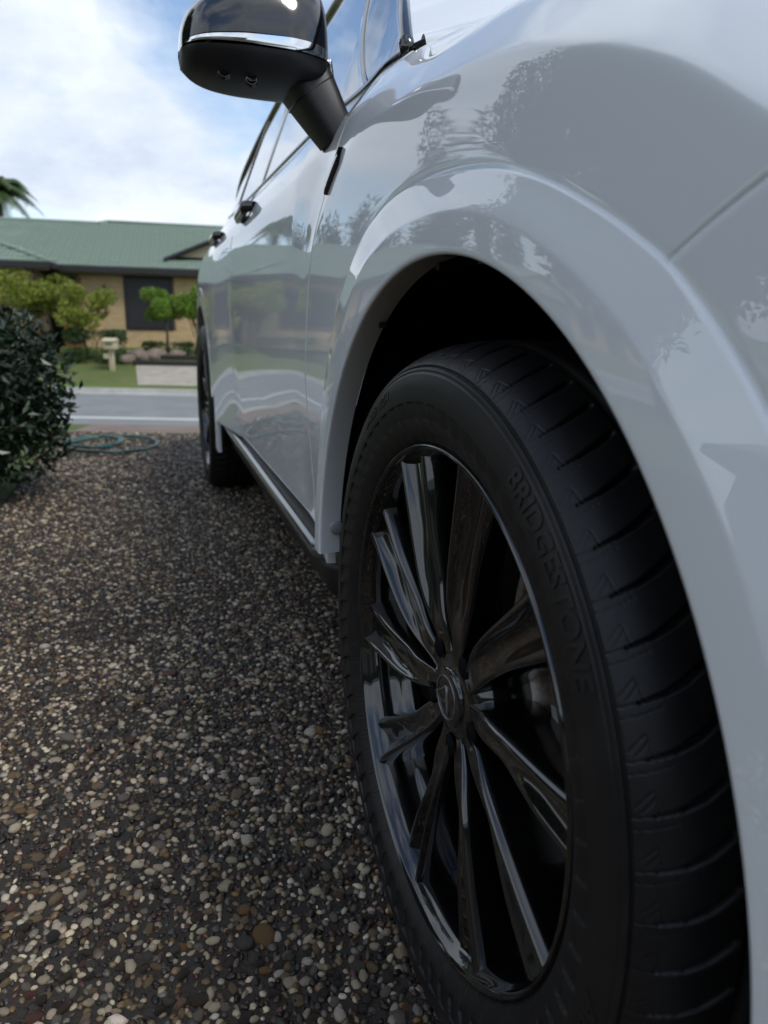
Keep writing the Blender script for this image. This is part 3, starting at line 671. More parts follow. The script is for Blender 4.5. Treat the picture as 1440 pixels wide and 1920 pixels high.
def peb_verts(V, c, s, rot, tl_, sink):
    n = len(c); k = len(V)
    W = np.broadcast_to(V, (n, k, 3)) * s[:, None]
    ct, st_ = np.cos(tl_)[:, None], np.sin(tl_)[:, None]
    X = W[..., 0] * ct - W[..., 2] * st_; Z = W[..., 0] * st_ + W[..., 2] * ct; Y = W[..., 1]
    cr, sr = np.cos(rot)[:, None], np.sin(rot)[:, None]
    return np.stack([X * cr - Y * sr + c[:, :1], X * sr + Y * cr + c[:, 1:2], Z + (s[:, 2] * sink)[:, None]], -1)
def peb_object(name, V, F, data, parent):
    c, s, rot, tl_, col, sink = data; n, k = len(c), len(V)
    lump = 1 + R_.normal(0, .10, (n, k, 1)); W = peb_verts(V, c, s, rot, tl_, sink)
    ctr = np.concatenate([c, (s[:, 2] * sink)[:, None]], 1)[:, None]; W = ctr + (W - ctr) * lump
    FF = (F[None] + (np.arange(n) * k)[:, None, None]).reshape(-1, 3)
    o = mesh_obj(name, W.reshape(-1, 3), FF, PEB, parent)
    at = o.data.color_attributes.new('Col', 'FLOAT_COLOR', 'POINT'); cc = np.ones((n * k, 4), np.float32); cc[:, :3] = np.repeat(col, k, 0); at.data.foreach_set('color', cc.ravel())
    return o
I1, I0 = ico(2), ico(1)
def sel(d, m_): return tuple(a[m_] for a in d)
near = pebbles(-.87, .16, -.35, 1.15, .0098)
# the pebbles that show largest are parts of their own
dv = np.concatenate([near[0], np.zeros((len(near[0]), 1))], 1) - CAM; dep_ = dv @ FW
pxx = 720 + 1347.8 * (dv @ RT) / dep_; pyy = 960 - 1347.8 * (dv @ UP) / dep_
inn_ = (pxx > 0) & (pxx < 780) & (pyy > 1000) & (pyy < 1915) & (pxx < 640 + (pyy - 1400) * .28)
size = near[1][:, 0] / dep_ * inn_; best = np.argsort(-size)[:300]; msk = np.zeros(len(size), bool); msk[best] = True
g_ = peb_object('gravel', *I1, sel(near, ~msk), drive); tag(g_, kind='stuff')
single = sel(near, msk)
pm = []
for k_ in range(12):
    V = I1[0] * (1 + R_.normal(0, .07, (len(I1[0]), 1))); me_o = mesh_obj('pebble', V, I1[1], PEB)
    at = me_o.data.color_attributes.new('Col', 'FLOAT_COLOR', 'POINT'); cc = np.ones((len(V), 4), np.float32); cc[:, :3] = PAL[k_] * [.40, .36, .32]; at.data.foreach_set('color', cc.ravel())
    pm.append(me_o.data); bpy.data.objects.remove(me_o)
for i in range(len(single[0])):
    o = bpy.data.objects.new('pebble', pm[R_.choice(12, p=PW)]); link(o, drive)
    s = single[1][i]; o.location = (single[0][i][0], single[0][i][1], s[2] * single[5][i]); o.scale = tuple(s); o.rotation_euler = (0, -single[3][i], single[2][i])
d2 = pebbles(-.87, .40, 1.15, 2.5, .0106); g_ = peb_object('gravel', *I0, d2, drive); tag(g_, kind='stuff')
d3 = pebbles(-.87, 1.2, 2.5, 5.3, .0145); d3 = sel(d3, np.array([y_ < yend(x_) for x_, y_ in d3[0]])); g_ = peb_object('gravel', *I0, d3, drive); tag(g_, kind='stuff')
d4 = pebbles(.16, 1.2, -.5, 1.15, .016); g_ = peb_object('gravel', *I0, d4, drive); tag(g_, kind='stuff')
d5 = pebbles(-.87, .3, -2.2, -.36, .016); g_ = peb_object('gravel', *I0, d5, drive); tag(g_, kind='stuff')

# near lawn and garden bed left of the driveway
def flat(name, pts, z, m_, kind='structure', n=1):
    V = np.array([(x, y, z) for x, y in pts]); o = mesh_obj(name, V, [tuple(range(len(V)))], m_, smooth_=False); o['kind'] = kind; return o
l0 = W2(-40, 5.0)
flat('garden_bed', [(-.875, -9), (-.875, 2.75), (-3.8, 2.75), (-3.8, -9)], .006, SOIL)
flat('lawn', [(-.875, 2.752), (-.875, yend(-.8)), tuple(l0), (-40, 2.752)], .004, GRASS)
flat('lawn', [(3.605, -9), (40, -9), tuple(W2(36, 5.0)), tuple(W2(4.21, 5.0))], .003, GRASS)
strip('driveway_apron', [(5.003, .0), (5.4, -.001), (6.2, -.13), (9, -.62), (12.7, -1.20)], -2.2, 4.5, APRON)
strip('verge', [(5.003, -.002), (5.4, -.004), (6.2, -.134), (9, -.625), (12.7, -1.206)], -40, 40, GRASS)
strip('kerb', [(12.7, -1.192), (12.76, -1.165), (13.1, -1.165), (13.14, -1.19), (13.4, -1.21)], -60, 60, KERB)
strip('road', [(13.35, -1.205), (16, -1.16), (19.3, -1.20)], -90, 90, ASPH)
strip('road_line', [(14.35, -1.184), (14.62, -1.179)], -90, 90, LINE)
strip('kerb', [(19.25, -1.198), (19.45, -1.17), (19.5, -1.07), (19.66, -1.065)], -60, 60, KERB)
far_prof = [(19.65, -1.07), (20.3, -1.045)]
strip('verge', far_prof, -60, 60, VERGE)
LAWN = [(20.3, -1.045), (22.2, -.70), (23.0, -.50), (24.2, -.30), (25.5, -.22), (45, -.2)]
def zfar(v_): return float(np.interp(v_, [p_[0] for p_ in [(19.65, -1.07)] + LAWN], [p_[1] for p_ in [(19.65, -1.07)] + LAWN]))
strip('lawn', LAWN, -60, 60, GRASS)
P = np.zeros((12, 14, 3))
for j, v_ in enumerate(np.linspace(20.31, 22.45, 14)):
    for i, u_ in enumerate(np.linspace(-6.95 - .35 * (v_ - 20.3), -2.8, 12)):
        P[i, j, :2] = W2(u_, v_); P[i, j, 2] = zfar(v_) + .012
fdw = grid_obj('far_driveway', P, CONC, out=(0, 0, 1)); fdw['kind'] = 'structure'
P = np.array([[(-1500, 5, -1.6), (1500, 5, -1.6)], [(-1500, 1800, -1.6), (1500, 1800, -1.6)]], float)
gnd = grid_obj('ground', np.array([[(-1500, -1500, -1.9), (1500, -1500, -1.9)], [(-1500, 1800, -1.9), (1500, 1800, -1.9)]], float), GRASS, out=(0, 0, 1)); gnd['kind'] = 'structure'

# garden hose coiled on the driveway
HOSE = mat('hose_teal', (.035, .12, .105), .35, vary=(9, (.02, .05, .05), .45, .6))
pts = []
for k_ in range(0, 460):
    t = k_ / 459; a = 2 * math.pi * 3.3 * t + 2.9; e = float(smooth(.45, .62, t))
    cx = -.60 * (1 - e) - .50 * e; cy = 4.14 * (1 - e) + 4.05 * e; rx = .155 * (1 - e) + .265 * e; ry = .20 * (1 - e) + .30 * e
    pts.append((cx + (rx + .012 * math.sin(3.1 * t * 6)) * math.cos(a), cy + ry * math.sin(a), .012 + .012 * abs(math.sin(a * .5 + t * 9)) + .012 * (1 - t)))
V, F = tube(pts, .0085, 8); ho = mesh_obj('garden_hose', V, F, HOSE); tag(ho, 'teal garden hose lying in loose coils at the driveway end', 'hose')

# ------------------------------------------------------------------ PLANTS
LEAFD = mat('shrub_leaf', (.008, .020, .009), .36, spec=.45, vary=(3, (.014, .032, .012), .4, .65))
LEAFB = mat('bright_leaf', (.14, .26, .018), .55, vary=(2, (.14, .22, .025), .4, .65))
LEAFO = mat('olive_leaf', (.165, .215, .022), .55, vary=(2, (.22, .245, .03), .4, .65))
LEAFM = mat('mid_leaf', (.035, .07, .015), .55, vary=(2, (.05, .09, .02), .4, .65))
LEAFT = mat('tree_leaf', (.030, .046, .022), .6, vary=(1, (.042, .060, .028), .4, .65))
LEAFP = mat('conifer_leaf', (.016, .028, .014), .6, vary=(1, (.024, .038, .018), .4, .65))
BARK = mat('bark', (.09, .07, .05), .9, bump=(40, .02), vary=(12, (.05, .04, .03), .4, .6))
def leaves(centres, size, flat_=.25, aspect=.42, up=.4):
    """folded leaves, six vertices each"""
    n = len(centres); L = size * R_.uniform(.7, 1.25, n)
    d = R_.normal(0, 1, (n, 3)); d[:, 2] += up; d /= np.linalg.norm(d, axis=1, keepdims=True)
    nrm = R_.normal(0, 1, (n, 3)); nrm[:, 2] += 1.0; s = np.cross(d, nrm); s /= np.linalg.norm(s, axis=1, keepdims=True) + 1e-9; nn = np.cross(s, d)
    w_ = L * aspect
    f = lambda a, b, c_: centres + d * (L * a)[:, None] + s * (w_ * b)[:, None] + nn * (L * c_)[:, None]
    V = np.stack([f(0, 0, 0), f(.45, .5, .06), f(.4, 0, -.05), f(.45, -.5, .06), f(1, 0, -.12)], 1)
    b_ = (np.arange(n) * 5)[:, None, None]; F = (np.array([[0, 2, 1], [0, 3, 2], [1, 2, 4], [2, 3, 4]])[None] + b_).reshape(-1, 3)
    return V.reshape(-1, 3), F
def blob(n, c, r, shell=.55, lumps=12, seed=0, zmin=None):
    """points in a lumpy crown: clumps spread through an ellipsoid"""
    g = np.random.default_rng(seed); r = np.array(r, float)
    q = g.normal(0, 1, (lumps, 3)); q /= np.linalg.norm(q, axis=1, keepdims=True); q *= g.uniform(.35, .85, (lumps, 1))
    k = g.integers(0, lumps, n); p = g.normal(0, 1, (n, 3)); p /= np.linalg.norm(p, axis=1, keepdims=True); p *= g.uniform(shell, 1, (n, 1)) ** .6
    pts = (q[k] + p * g.uniform(.28, .46, lumps)[k][:, None]) * r + np.array(c)
    if zmin is not None: pts = pts[pts[:, 2] > zmin]
    return pts
def plant(name, loc, h, cr, cz, m_, leaf, n, label, cat='tree', group=None, trunk=.06, lumps=12, seed=1, part='crown', limbs=5, bare=None, aspect=.45):
    t = empty(name, loc, label=label, category=cat, group=group)
    g = np.random.default_rng(seed)
    ws = []
    tz = cz
    base = np.array([[0, 0, 0], [g.normal(0, .03) * h, g.normal(0, .03) * h, tz * .4], [g.normal(0, .05) * h, g.normal(0, .05) * h, tz]])
    V, F = tube(base, [trunk, trunk * .8, trunk * .45], 8); ws.append((V, F))
    for i in range(limbs):
        a = g.uniform(0, 6.28); e = np.array([math.cos(a) * cr[0] * .6, math.sin(a) * cr[1] * .6, tz + g.uniform(-.2, .5) * cr[2]]); s0 = base[1] * (1 - g.uniform(.2, .8)) + base[2] * g.uniform(.2, .8)
        V, F = tube([s0, (s0 + e) / 2 + [0, 0, .05 * h], e], [trunk * .45, trunk * .3, trunk * .12], 6); ws.append((V, F))
    V, F = join(ws); mesh_obj('trunk' if part == 'crown' else 'stems', V, F, BARK, t)
    V, F = leaves(blob(n, (0, 0, cz), cr, lumps=lumps, seed=seed), leaf, aspect=aspect); c = mesh_obj(part, V, F, m_, t, smooth_=False)
    return t
# dark shrub in the bed beside the driveway
sh = empty('shrub', (-1.12, 3.02, 0), label='dark glossy leaved shrub overhanging the left driveway edge', category='shrub')
g = np.random.default_rng(3); ws = []
for i in range(14):
    a = g.uniform(0, 6.28); e = np.array([math.cos(a) * .4, math.sin(a) * .4, g.uniform(.35, .75)]); V, F = tube([[g.normal(0, .05), g.normal(0, .05), 0], e * [.5, .5, .55], e], [.012, .008, .003], 6); ws.append((V, F))
V, F = join(ws); mesh_obj('stems', V, F, BARK, sh)
pts = np.concatenate([blob(15000, (0, 0, .42), (.56, .62, .46), lumps=34, seed=4), blob(4600, (-.45, .3, .42), (.5, .5, .45), lumps=14, seed=5), blob(1500, (.28, -.25, .30), (.32, .35, .32), lumps=12, seed=8)])
pts = pts[pts[:, 2] > .02]
V, F = leaves(pts, .044, aspect=.48); mesh_obj('foliage', V, F, LEAFD, sh, smooth_=False)

# ------------------------------------------------------------------ HOUSE ACROSS THE STREET
TILE = mat('roof_tile', (.15, .205, .168), .75, vary=(1.4, (.185, .24, .20), .4, .65))
TRIMD = mat('dark_trim', (.014, .013, .015), .5)
BRICK = mat('cream_brick', (.62, .46, .25), .85, vary=(1.3, (.54, .39, .21), .4, .7))
BRICK2 = mat('tan_brick', (.54, .38, .21), .85, vary=(1.3, (.52, .40, .24), .4, .7))
MORT = mat('wall_mortar', (.20, .155, .10), .9)
SOFF = mat('soffit', (.24, .20, .15), .8)
DOORW = mat('timber_frame', (.22, .09, .03), .5)
SHUT = mat('roller_shutter', (.022, .022, .026), .5)
INFILL = mat('gable_infill', (.55, .47, .33), .8)
PALE = mat('garage_door', (.55, .50, .44), .6)
TAN20 = math.tan(rad(20))
def house(name, u0, v0, rot, label, detail):
    """local frame: a to the right along the front eave, b to the back; eave corner at (0, 0)"""
    p0 = W2(u0, v0); zb = -.24; t = empty(name, (p0[0], p0[1], 0), -YAW + rot, label=label, category='house')
    EZ = 2.42
    def part(nm, V, F, m_, par=t, **kw): return mesh_obj(nm, V, F, m_, par, **kw)
    # walls: main block and projecting wing (walls half a metre inside the eaves)
    V, F = join([box(6.0, 5.5, (zb + EZ) / 2 + .0, 11.0, 10.0, EZ - zb - .02), box(-4.5, 4.1, (zb + EZ) / 2, 8.0, 9.8, EZ - zb - .03)]); part('wall', V, F, MORT, smooth_=False)
    # hip and gable roof planes as thin slabs under the tiles
    def plane(pts, nm='roof'):
        pts = np.array(pts, float); n = np.cross(pts[1] - pts[0], pts[2] - pts[0]); n /= np.linalg.norm(n)
        if n[2] < 0: n = -n
        k = len(pts); V = np.concatenate([pts, pts - n * .06]); F = [tuple(range(k)), tuple(range(k, 2 * k))[::-1]] + [(i, (i + 1) % k, k + (i + 1) % k, k + i) for i in range(k)]
        return V, F
    zr_ = EZ + 5.5 * TAN20; zw = EZ + 5.4 * TAN20
    main_f = [(-.3, 0, EZ), (12, 0, EZ), (12, 5.5, zr_), (1.2, 5.5, zr_)]
    left_f = [(-10.5, 0, EZ), (-.3, 0, EZ), (1.1, 5.2, EZ + 5.2 * TAN20), (-10.5, 5.2, EZ + 5.2 * TAN20)]; left_b = [(-10.5, 10.4, EZ), (-.3, 10.4, EZ), (1.1, 5.2, EZ + 5.2 * TAN20), (-10.5, 5.2, EZ + 5.2 * TAN20)]
    main_b = [(-.3, 11, EZ), (12, 11, EZ), (12, 5.5, zr_), (1.2, 5.5, zr_)]
    zw = EZ + 4.5 * TAN20; wing_f = [(-9, -1.3, EZ), (0, -1.3, EZ), (-4.5, 3.2, zw)]
    wing_r = [(0, -1.3, EZ), (0, .05, EZ), (-4.4, 4.4, zw), (-4.5, 3.2, zw)]
    wing_l = [(-9, -1.3, EZ), (-9, .05, EZ), (-4.6, 4.4, zw), (-4.5, 3.2, zw)]
    V, F = join([plane(q) for q in (main_f, main_b, left_f, left_b, wing_f, wing_r, wing_l)]); roof = part('roof', V, F, TILE, smooth_=False)
    # small front gable on the main roof
    ga, gb, gw = 6.3, 1.0, 2.6; gz0 = EZ + gb * TAN20 + .12; gz1 = gz0 + gw * .42
    V = np.array([(ga - gw, gb, gz0), (ga + gw, gb, gz0), (ga, gb, gz1), (ga - gw, gb + .1, gz0), (ga + gw, gb + .1, gz0), (ga, gb + .1, gz1)])
    part('gable_infill', V, [(0, 1, 2), (5, 4, 3), (0, 3, 4, 1), (1, 4, 5, 2), (2, 5, 3, 0)], INFILL, smooth_=False)
    bk = gb + (gz1 - EZ - gb * TAN20) / TAN20
    V, F = join([plane([(ga - gw - .25, gb - .3, gz0 - .1), (ga, gb - .3, gz1 + .02), (ga, bk + .3, gz1 + .02), (ga - gw - .25, gb + .1, gz0 - .1)]),
                 plane([(ga + gw + .25, gb - .3, gz0 - .1), (ga, gb - .3, gz1 + .02), (ga, bk + .3, gz1 + .02), (ga + gw + .25, gb + .1, gz0 - .1)])]); part('gable_roof', V, F, TILE, smooth_=False)
    V, F = join([tube([(ga - gw - .28, gb - .32, gz0 - .15), (ga, gb - .32, gz1 - .03)], .08, 4), tube([(ga + gw + .28, gb - .32, gz0 - .15), (ga, gb - .32, gz1 - .03)], .08, 4)]); part('barge_board', V, F, TRIMD, smooth_=False)
    # gutters, fascia, soffit
    V, F = join([box(6.0, -.05, EZ - .09, 12.1, .13, .17), box(-4.5, -1.35, EZ - .09, 9.1, .13, .17), box(.06, -.68, EZ - .092, .13, 1.2, .168)]); part('gutter', V, F, TRIMD, smooth_=False)
    V, F = join([box(6.05, .25, EZ - .2, 11.9, .5, .04), box(-4.5, -1.05, EZ - .202, 8.9, .5, .04)]); part('soffit', V, F, SOFF, smooth_=False)
    cp = lambda *q: tube([(x_, y_, z_ + .03) for x_, y_, z_ in q], .09, 6)
    V, F = join([cp((0, -1.3, EZ), (-4.5, 3.2, zw)), cp((-9, -1.3, EZ), (-4.5, 3.2, zw)), cp((-4.5, 3.2, zw), (-4.5, 4.4, zw)), cp((1.2, 5.5, zr_), (12, 5.5, zr_)), cp((-10.5, 5.2, EZ + 5.2 * TAN20), (.9, 5.2, EZ + 5.2 * TAN20)), cp((.9, 5.2, EZ + 5.2 * TAN20), (1.2, 5.5, zr_))]); part('ridge_capping', V, F, TILE)
    # openings on the main front (wall plane b = .5)
    wf = .5
    def win(a0, a1, z0, z1, m_, nm='window', fr=DOORW, b=wf, fw_=.07):
        V, F = box((a0 + a1) / 2, b - .02, (z0 + z1) / 2, a1 - a0, .05, z1 - z0); o = part(nm, V, F, m_, smooth_=False)
        V, F = join([box(a0, b - .035, (z0 + z1) / 2, fw_, .09, z1 - z0 + fw_), box(a1, b - .035, (z0 + z1) / 2, fw_, .09, z1 - z0 + fw_), box((a0 + a1) / 2, b - .036, z0, a1 - a0 - fw_, .088, fw_), box((a0 + a1) / 2, b - .036, z1, a1 - a0 - fw_, .088, fw_)])
        mesh_obj('frame', V, F, fr, o, smooth_=False); return o
    sh_ = win(2.10, 3.62, .44, 2.16, SHUT, 'window_shutter', TRIMD)
    for i_ in range(18):
        V, F = box(2.86, wf - .052, .49 + i_ * .093, 1.44, .012, .082); mesh_obj('slat', V, F, SHUT, sh_, smooth_=False)
    win(.06, .58, zb + .05, 1.95, mat('entry_shade', (.02, .018, .016), .4), 'entry_shade_panel')  # flat near-black panel, the shade of the entry recess put into its colour
    win(4.9, 6.3, .5, 2.0, GLASS, 'window', TRIMD)
    V, F = box(1.42, wf - .09, 1.72, .10, .14, .24); part('wall_lamp', V, F, TRIMD, smooth_=False)
    win(-3.4, -1.6, .55, 1.95, GLASS, 'window', DOORW, b=-.8)
    gd = win(-8.0, -4.6, zb + .05, 2.05, PALE, 'garage_door', TRIMD, b=-.8)
    for i_ in range(4):
        V, F = box(-6.3, -.855, .12 + i_ * .52, 3.25, .02, .46); mesh_obj('door_panel', V, F, PALE, gd, smooth_=False)
    # bricks: 230 x 76 mm with 10 mm joints, clear of the openings
    bw, bh = .24, .086; op = [(2.02, 3.70, .36, 2.24), (.0, .66, zb, 2.05), (4.82, 6.38, .42, 2.08)]; opw = [(-3.5, -1.5, .48, 2.02), (-8.1, -4.5, zb, 2.12)]
    Vb, Fb = box(0, 0, 0, .23, .03, .070); bmesh_ = None
    spots = []
    for b_, a0, a1, ops in ((wf, .62, 11.45, op), (-.8, -8.45, -.55, opw)):
        for j in range(int((EZ - .2 - zb) / bh)):
            z_ = zb + bh * (j + .5); cuts = sorted([(q[0], q[1]) for q in ops if q[2] < z_ < q[3]]); segs = []; c0 = a0
            for q in cuts: segs.append((c0, q[0])); c0 = q[1]
            segs.append((c0, a1))
            for g0, g1_ in segs:
                i = math.floor(g0 / bw) - 1
                while (i - .5) * bw < g1_:
                    l_ = max(g0, bw * (i + .5 * (j % 2))); r_ = min(g1_, bw * (i + 1 + .5 * (j % 2))); i += 1
                    if r_ - l_ > .05: spots.append(((l_ + r_) / 2, b_ - .012, z_, (r_ - l_ - .01) / .23))
    spots = np.array(spots); spots[:, 1] += R_.normal(0, .002, len(spots))
    one = np.zeros(len(spots), bool)
    if detail:
        pri = np.where((spots[:, 1] > .3), np.abs(spots[:, 0] - 2.2), 99); one[np.argsort(pri)[:290]] = True
    mb = None
    for i in np.where(one)[0]:
        if mb is None:
            o = part('brick', Vb, Fb, BRICK, smooth_=False); mb = o.data; mb2 = mb.copy(); mb2.materials[0] = BRICK2
        else: o = bpy.data.objects.new('brick', mb if R_.random() < .6 else mb2); link(o, t)
        o.location = spots[i, :3]; o.scale = (spots[i, 3], 1, 1)
    rest = spots[~one]; k = len(Vb)
    V = (Vb[None] * np.stack([rest[:, 3], 0 * rest[:, 3] + 1, 0 * rest[:, 3] + 1], -1)[:, None] + rest[:, None, :3]).reshape(-1, 3); F = (np.array(Fb)[None] + (np.arange(len(rest)) * k)[:, None, None]).reshape(-1, 4)
    o = part('bricks', V, F, BRICK, smooth_=False); o['kind'] = 'stuff'
    # tiles: a double roll each, laid in courses
    tw, tl_ = .32, .36
    xs_ = np.linspace(-.5, .5, 7); prof_t = .018 * np.abs(np.sin(xs_ * 2 * np.pi))
    Vt = []
    for s_, lift in ((0., .060), (1.08, .0)):
        for i in range(7): Vt.append((xs_[i] * tw, s_ * tl_, lift + prof_t[i]))
    for i in range(7): Vt.append((xs_[i] * tw, 0, -.005))
    Vt = np.array(Vt); Ft = [(i, i + 1, 7 + i + 1, 7 + i) for i in range(6)] + [(14 + i, 14 + i + 1, i + 1, i) for i in range(6)]
    sl_ = rad(20); tiles = []
    def lay(o_, ax, inside):
        """o_ origin on the eave, ax unit vector along the eave (xy); up-slope is to its left"""
        ax = np.array(ax, float); upv = np.array([-ax[1], ax[0]])
        for r in range(22):
            for i in range(-30, 45):
                a_, b_ = (i + .5) * tw, (r) * tl_ * math.cos(sl_)
                if inside(a_, b_ + .1): tiles.append((o_[0] + ax[0] * a_ + upv[0] * b_, o_[1] + ax[1] * a_ + upv[1] * b_, EZ + b_ * TAN20 + .012, math.atan2(ax[1], ax[0])))
    lay((0, 0), (1, 0), lambda a, b: -9.8 < a < 11.9 and b < (5.5 if a > 1.0 else 5.15) and not (a < 0 and -9 - b * 0 + (b) < a + 0 and b < .3) and not (-4.45 - max(0, 4.5 - b) < a < min(0, -b) ) and not (abs(a - ga) < gw - (b - gb) * .8 and b > gb))
    lay((0, -1.3), (1, 0), lambda a, b: -9 + b < a < -b and b < 4.5)
    lay((0, -1.3), (0, 1), lambda a, b: b < a < b + 1.35 and b < 4.4)
    tiles = np.array(tiles); one = np.zeros(len(tiles), bool)
    if detail:
        pri = np.where(np.abs(tiles[:, 3]) < .1, np.hypot((tiles[:, 0] - 2.4) * .72, tiles[:, 1] - 2.6), 99); one[np.argsort(pri)[:290]] = True
    mt = None
    for i in np.where(one)[0]:
        if mt is None: o = part('roof_tile', Vt, Ft, TILE); mt = o.data
        else: o = bpy.data.objects.new('roof_tile', mt); link(o, t)
        o.location = tiles[i, :3] + [0, 0, R_.normal(0, .003)]; o.rotation_euler = Euler((sl_, 0, tiles[i, 3]), 'XYZ')
    rest = tiles[~one]; c_, s_ = np.cos(rest[:, 3])[:, None], np.sin(rest[:, 3])[:, None]
    tv = np.stack([Vt[:, 0], Vt[:, 1] * math.cos(sl_) - Vt[:, 2] * math.sin(sl_), Vt[:, 1] * math.sin(sl_) + Vt[:, 2] * math.cos(sl_)], -1)
    V = np.stack([tv[None, :, 0] * c_ - tv[None, :, 1] * s_ + rest[:, :1], tv[None, :, 0] * s_ + tv[None, :, 1] * c_ + rest[:, 1:2], tv[None, :, 2] + rest[:, 2:3]], -1)
    F = (np.array(Ft)[None] + (np.arange(len(rest)) * len(Vt))[:, None, None]).reshape(-1, 4)
    o = part('roof_tiles', V.reshape(-1, 3), F, TILE); o['kind'] = 'stuff'
    return t
house('house', -11.0, 25.0, rad(15), 'cream brick house with green tiled roof across the street', True)
house('house', -37.0, 26.0, rad(8), 'second green roofed cream brick house further left along the street', False)

# garden of the far house
def put(u_, v_, dz=0.): p_ = W2(u_, v_); return (p_[0], p_[1], zfar(v_) + dz)
plant('ornamental_tree', put(-11.15, 23.4), 2.4, (1.25, .9, .74), 1.84, LEAFO, .10, 7600, 'olive green feathery tree left of the house entry', trunk=.05, lumps=16, seed=21)
plant('ornamental_tree', put(-9.35, 23.0), 2.2, (.92, .7, .70), 1.56, LEAFO, .10, 5200, 'olive green feathery tree in front of the timber framed entry', trunk=.05, lumps=14, seed=22)
plant('topiary_tree', put(-7.12, 23.8), 2.2, (.72, .6, .58), 1.52, LEAFB, .085, 6500, 'bright green clipped tree at the right side of the dark shutter', trunk=.05, lumps=10, seed=23)
plant('topiary_tree', put(-6.22, 23.9), 2.3, (.70, .6, .58), 1.56, LEAFB, .085, 6000, 'bright green clipped tree half hidden behind the white car', trunk=.045, lumps=10, seed=24)
def hedge(loc, r, n, m_, label, seed, leaf=.09):
    t = empty('hedge', loc, label=label, category='hedge'); g = np.random.default_rng(seed); p_ = g.uniform(-1, 1, (n, 3)); p_ = np.sign(p_) * np.abs(p_) ** .45 * np.array(r) * .5 + [0, 0, r[2] / 2]
    V, F = leaves(p_, leaf); mesh_obj('foliage', V, F, m_, t, smooth_=False)
    V, F = join([tube([(x_, 0, 0), (x_ + .05, 0, r[2] * .7)], .02, 6) for x_ in np.linspace(-.4, .4, 5) * r[0]]); mesh_obj('stems', V, F, BARK, t); t.rotation_euler.z = -YAW
    return t
hedge(put(-9.05, 22.85), (1.7, .8, .92), 5500, LEAFM, 'low clipped green hedge behind the cream letterbox', 31)
hedge(put(-7.1, 23.9), (1.5, .6, .36), 2200, LEAFM, 'low green border plants under the two clipped trees', 32)
hedge(put(-12.6, 22.6), (3.4, .9, .8), 4500, LEAFM, 'long low hedge in the front garden left of the letterbox', 33)
hedge(put(-22, 22.6), (9, 1.0, 1.0), 6000, LEAFM, 'long hedge before the second house further left', 34, .14)
# letterbox
LBX = mat('letterbox_render', (.44, .39, .26), .8, vary=(6, (.45, .40, .28), .4, .7))
lb = empty('letterbox', put(-8.22, 21.9), -YAW, label='cream letterbox on a post beside the lawn across the street', category='letterbox')
bbox_obj('post', (0, 0, .30), (.14, .14, .64), LBX, lb, .01); bbox_obj('box', (0, 0, .74), (.34, .36, .24), LBX, lb, .012)
V = np.array([(-.2, -.22, .86), (.2, -.22, .86), (.2, .22, .86), (-.2, .22, .86), (-.2, 0, .95), (.2, 0, .95)]); mesh_obj('lid', V, [(0, 1, 5, 4), (2, 3, 4, 5), (0, 4, 3), (1, 2, 5), (3, 2, 1, 0)], LBX, lb, smooth_=False)
V, F = box(-.12, -.02, .42, .16, .2, .14); mesh_obj('paper_tray', V, F, LBX, lb, smooth_=False)
V, F = box(0, -.183, .77, .2, .01, .04); mesh_obj('slot', V, F, TRIMD, lb, smooth_=False)
# rocks and dark sleepers edging the far garden
ROCK = mat('garden_rock', (.22, .18, .14), .9, vary=(5, (.12, .09, .075), .4, .65), bump=(12, .05))
rk = [(-8.05, 22.7, .22), (-7.75, 23.1, .26), (-7.3, 23.3, .30), (-7.95, 23.5, .22), (-6.7, 23.4, .24), (-8.3, 23.3, .2)]
lab = ['brown garden rock beside the letterbox', 'pale brown rock at the top of the far driveway', 'largest tan rock under the clipped trees', 'small brown rock close to the cream brick wall', 'brown rock at the car edge under the clipped trees', 'squat dark rock behind the letterbox post']
for (u_, v_, s_), l_ in zip(rk, lab):
    V = I1[0] * (1 + R_.normal(0, .12, (len(I1[0]), 1))) * [s_ * 1.3, s_, s_ * .75]; o = mesh_obj('garden_rock', V, I1[1], ROCK, loc=put(u_, v_, .08)); tag(o, l_, 'rock', 'rocks edging the far garden')
SLP = mat('dark_sleeper', (.02, .018, .017), .8)
for u_, v_, L, l_ in ((-6.0, 22.52, 3.6, 'long dark timber sleeper across the top of the far driveway'), (-6.75, 23.15, 2.7, 'shorter dark sleeper behind the long one at the far garden')):
    o = bbox_obj('garden_sleeper', (0, 0, .06), (L, .14, .16), SLP, None, .01, loc=put(u_, v_)); o.rotation_euler.z = -YAW; tag(o, l_, 'sleeper')
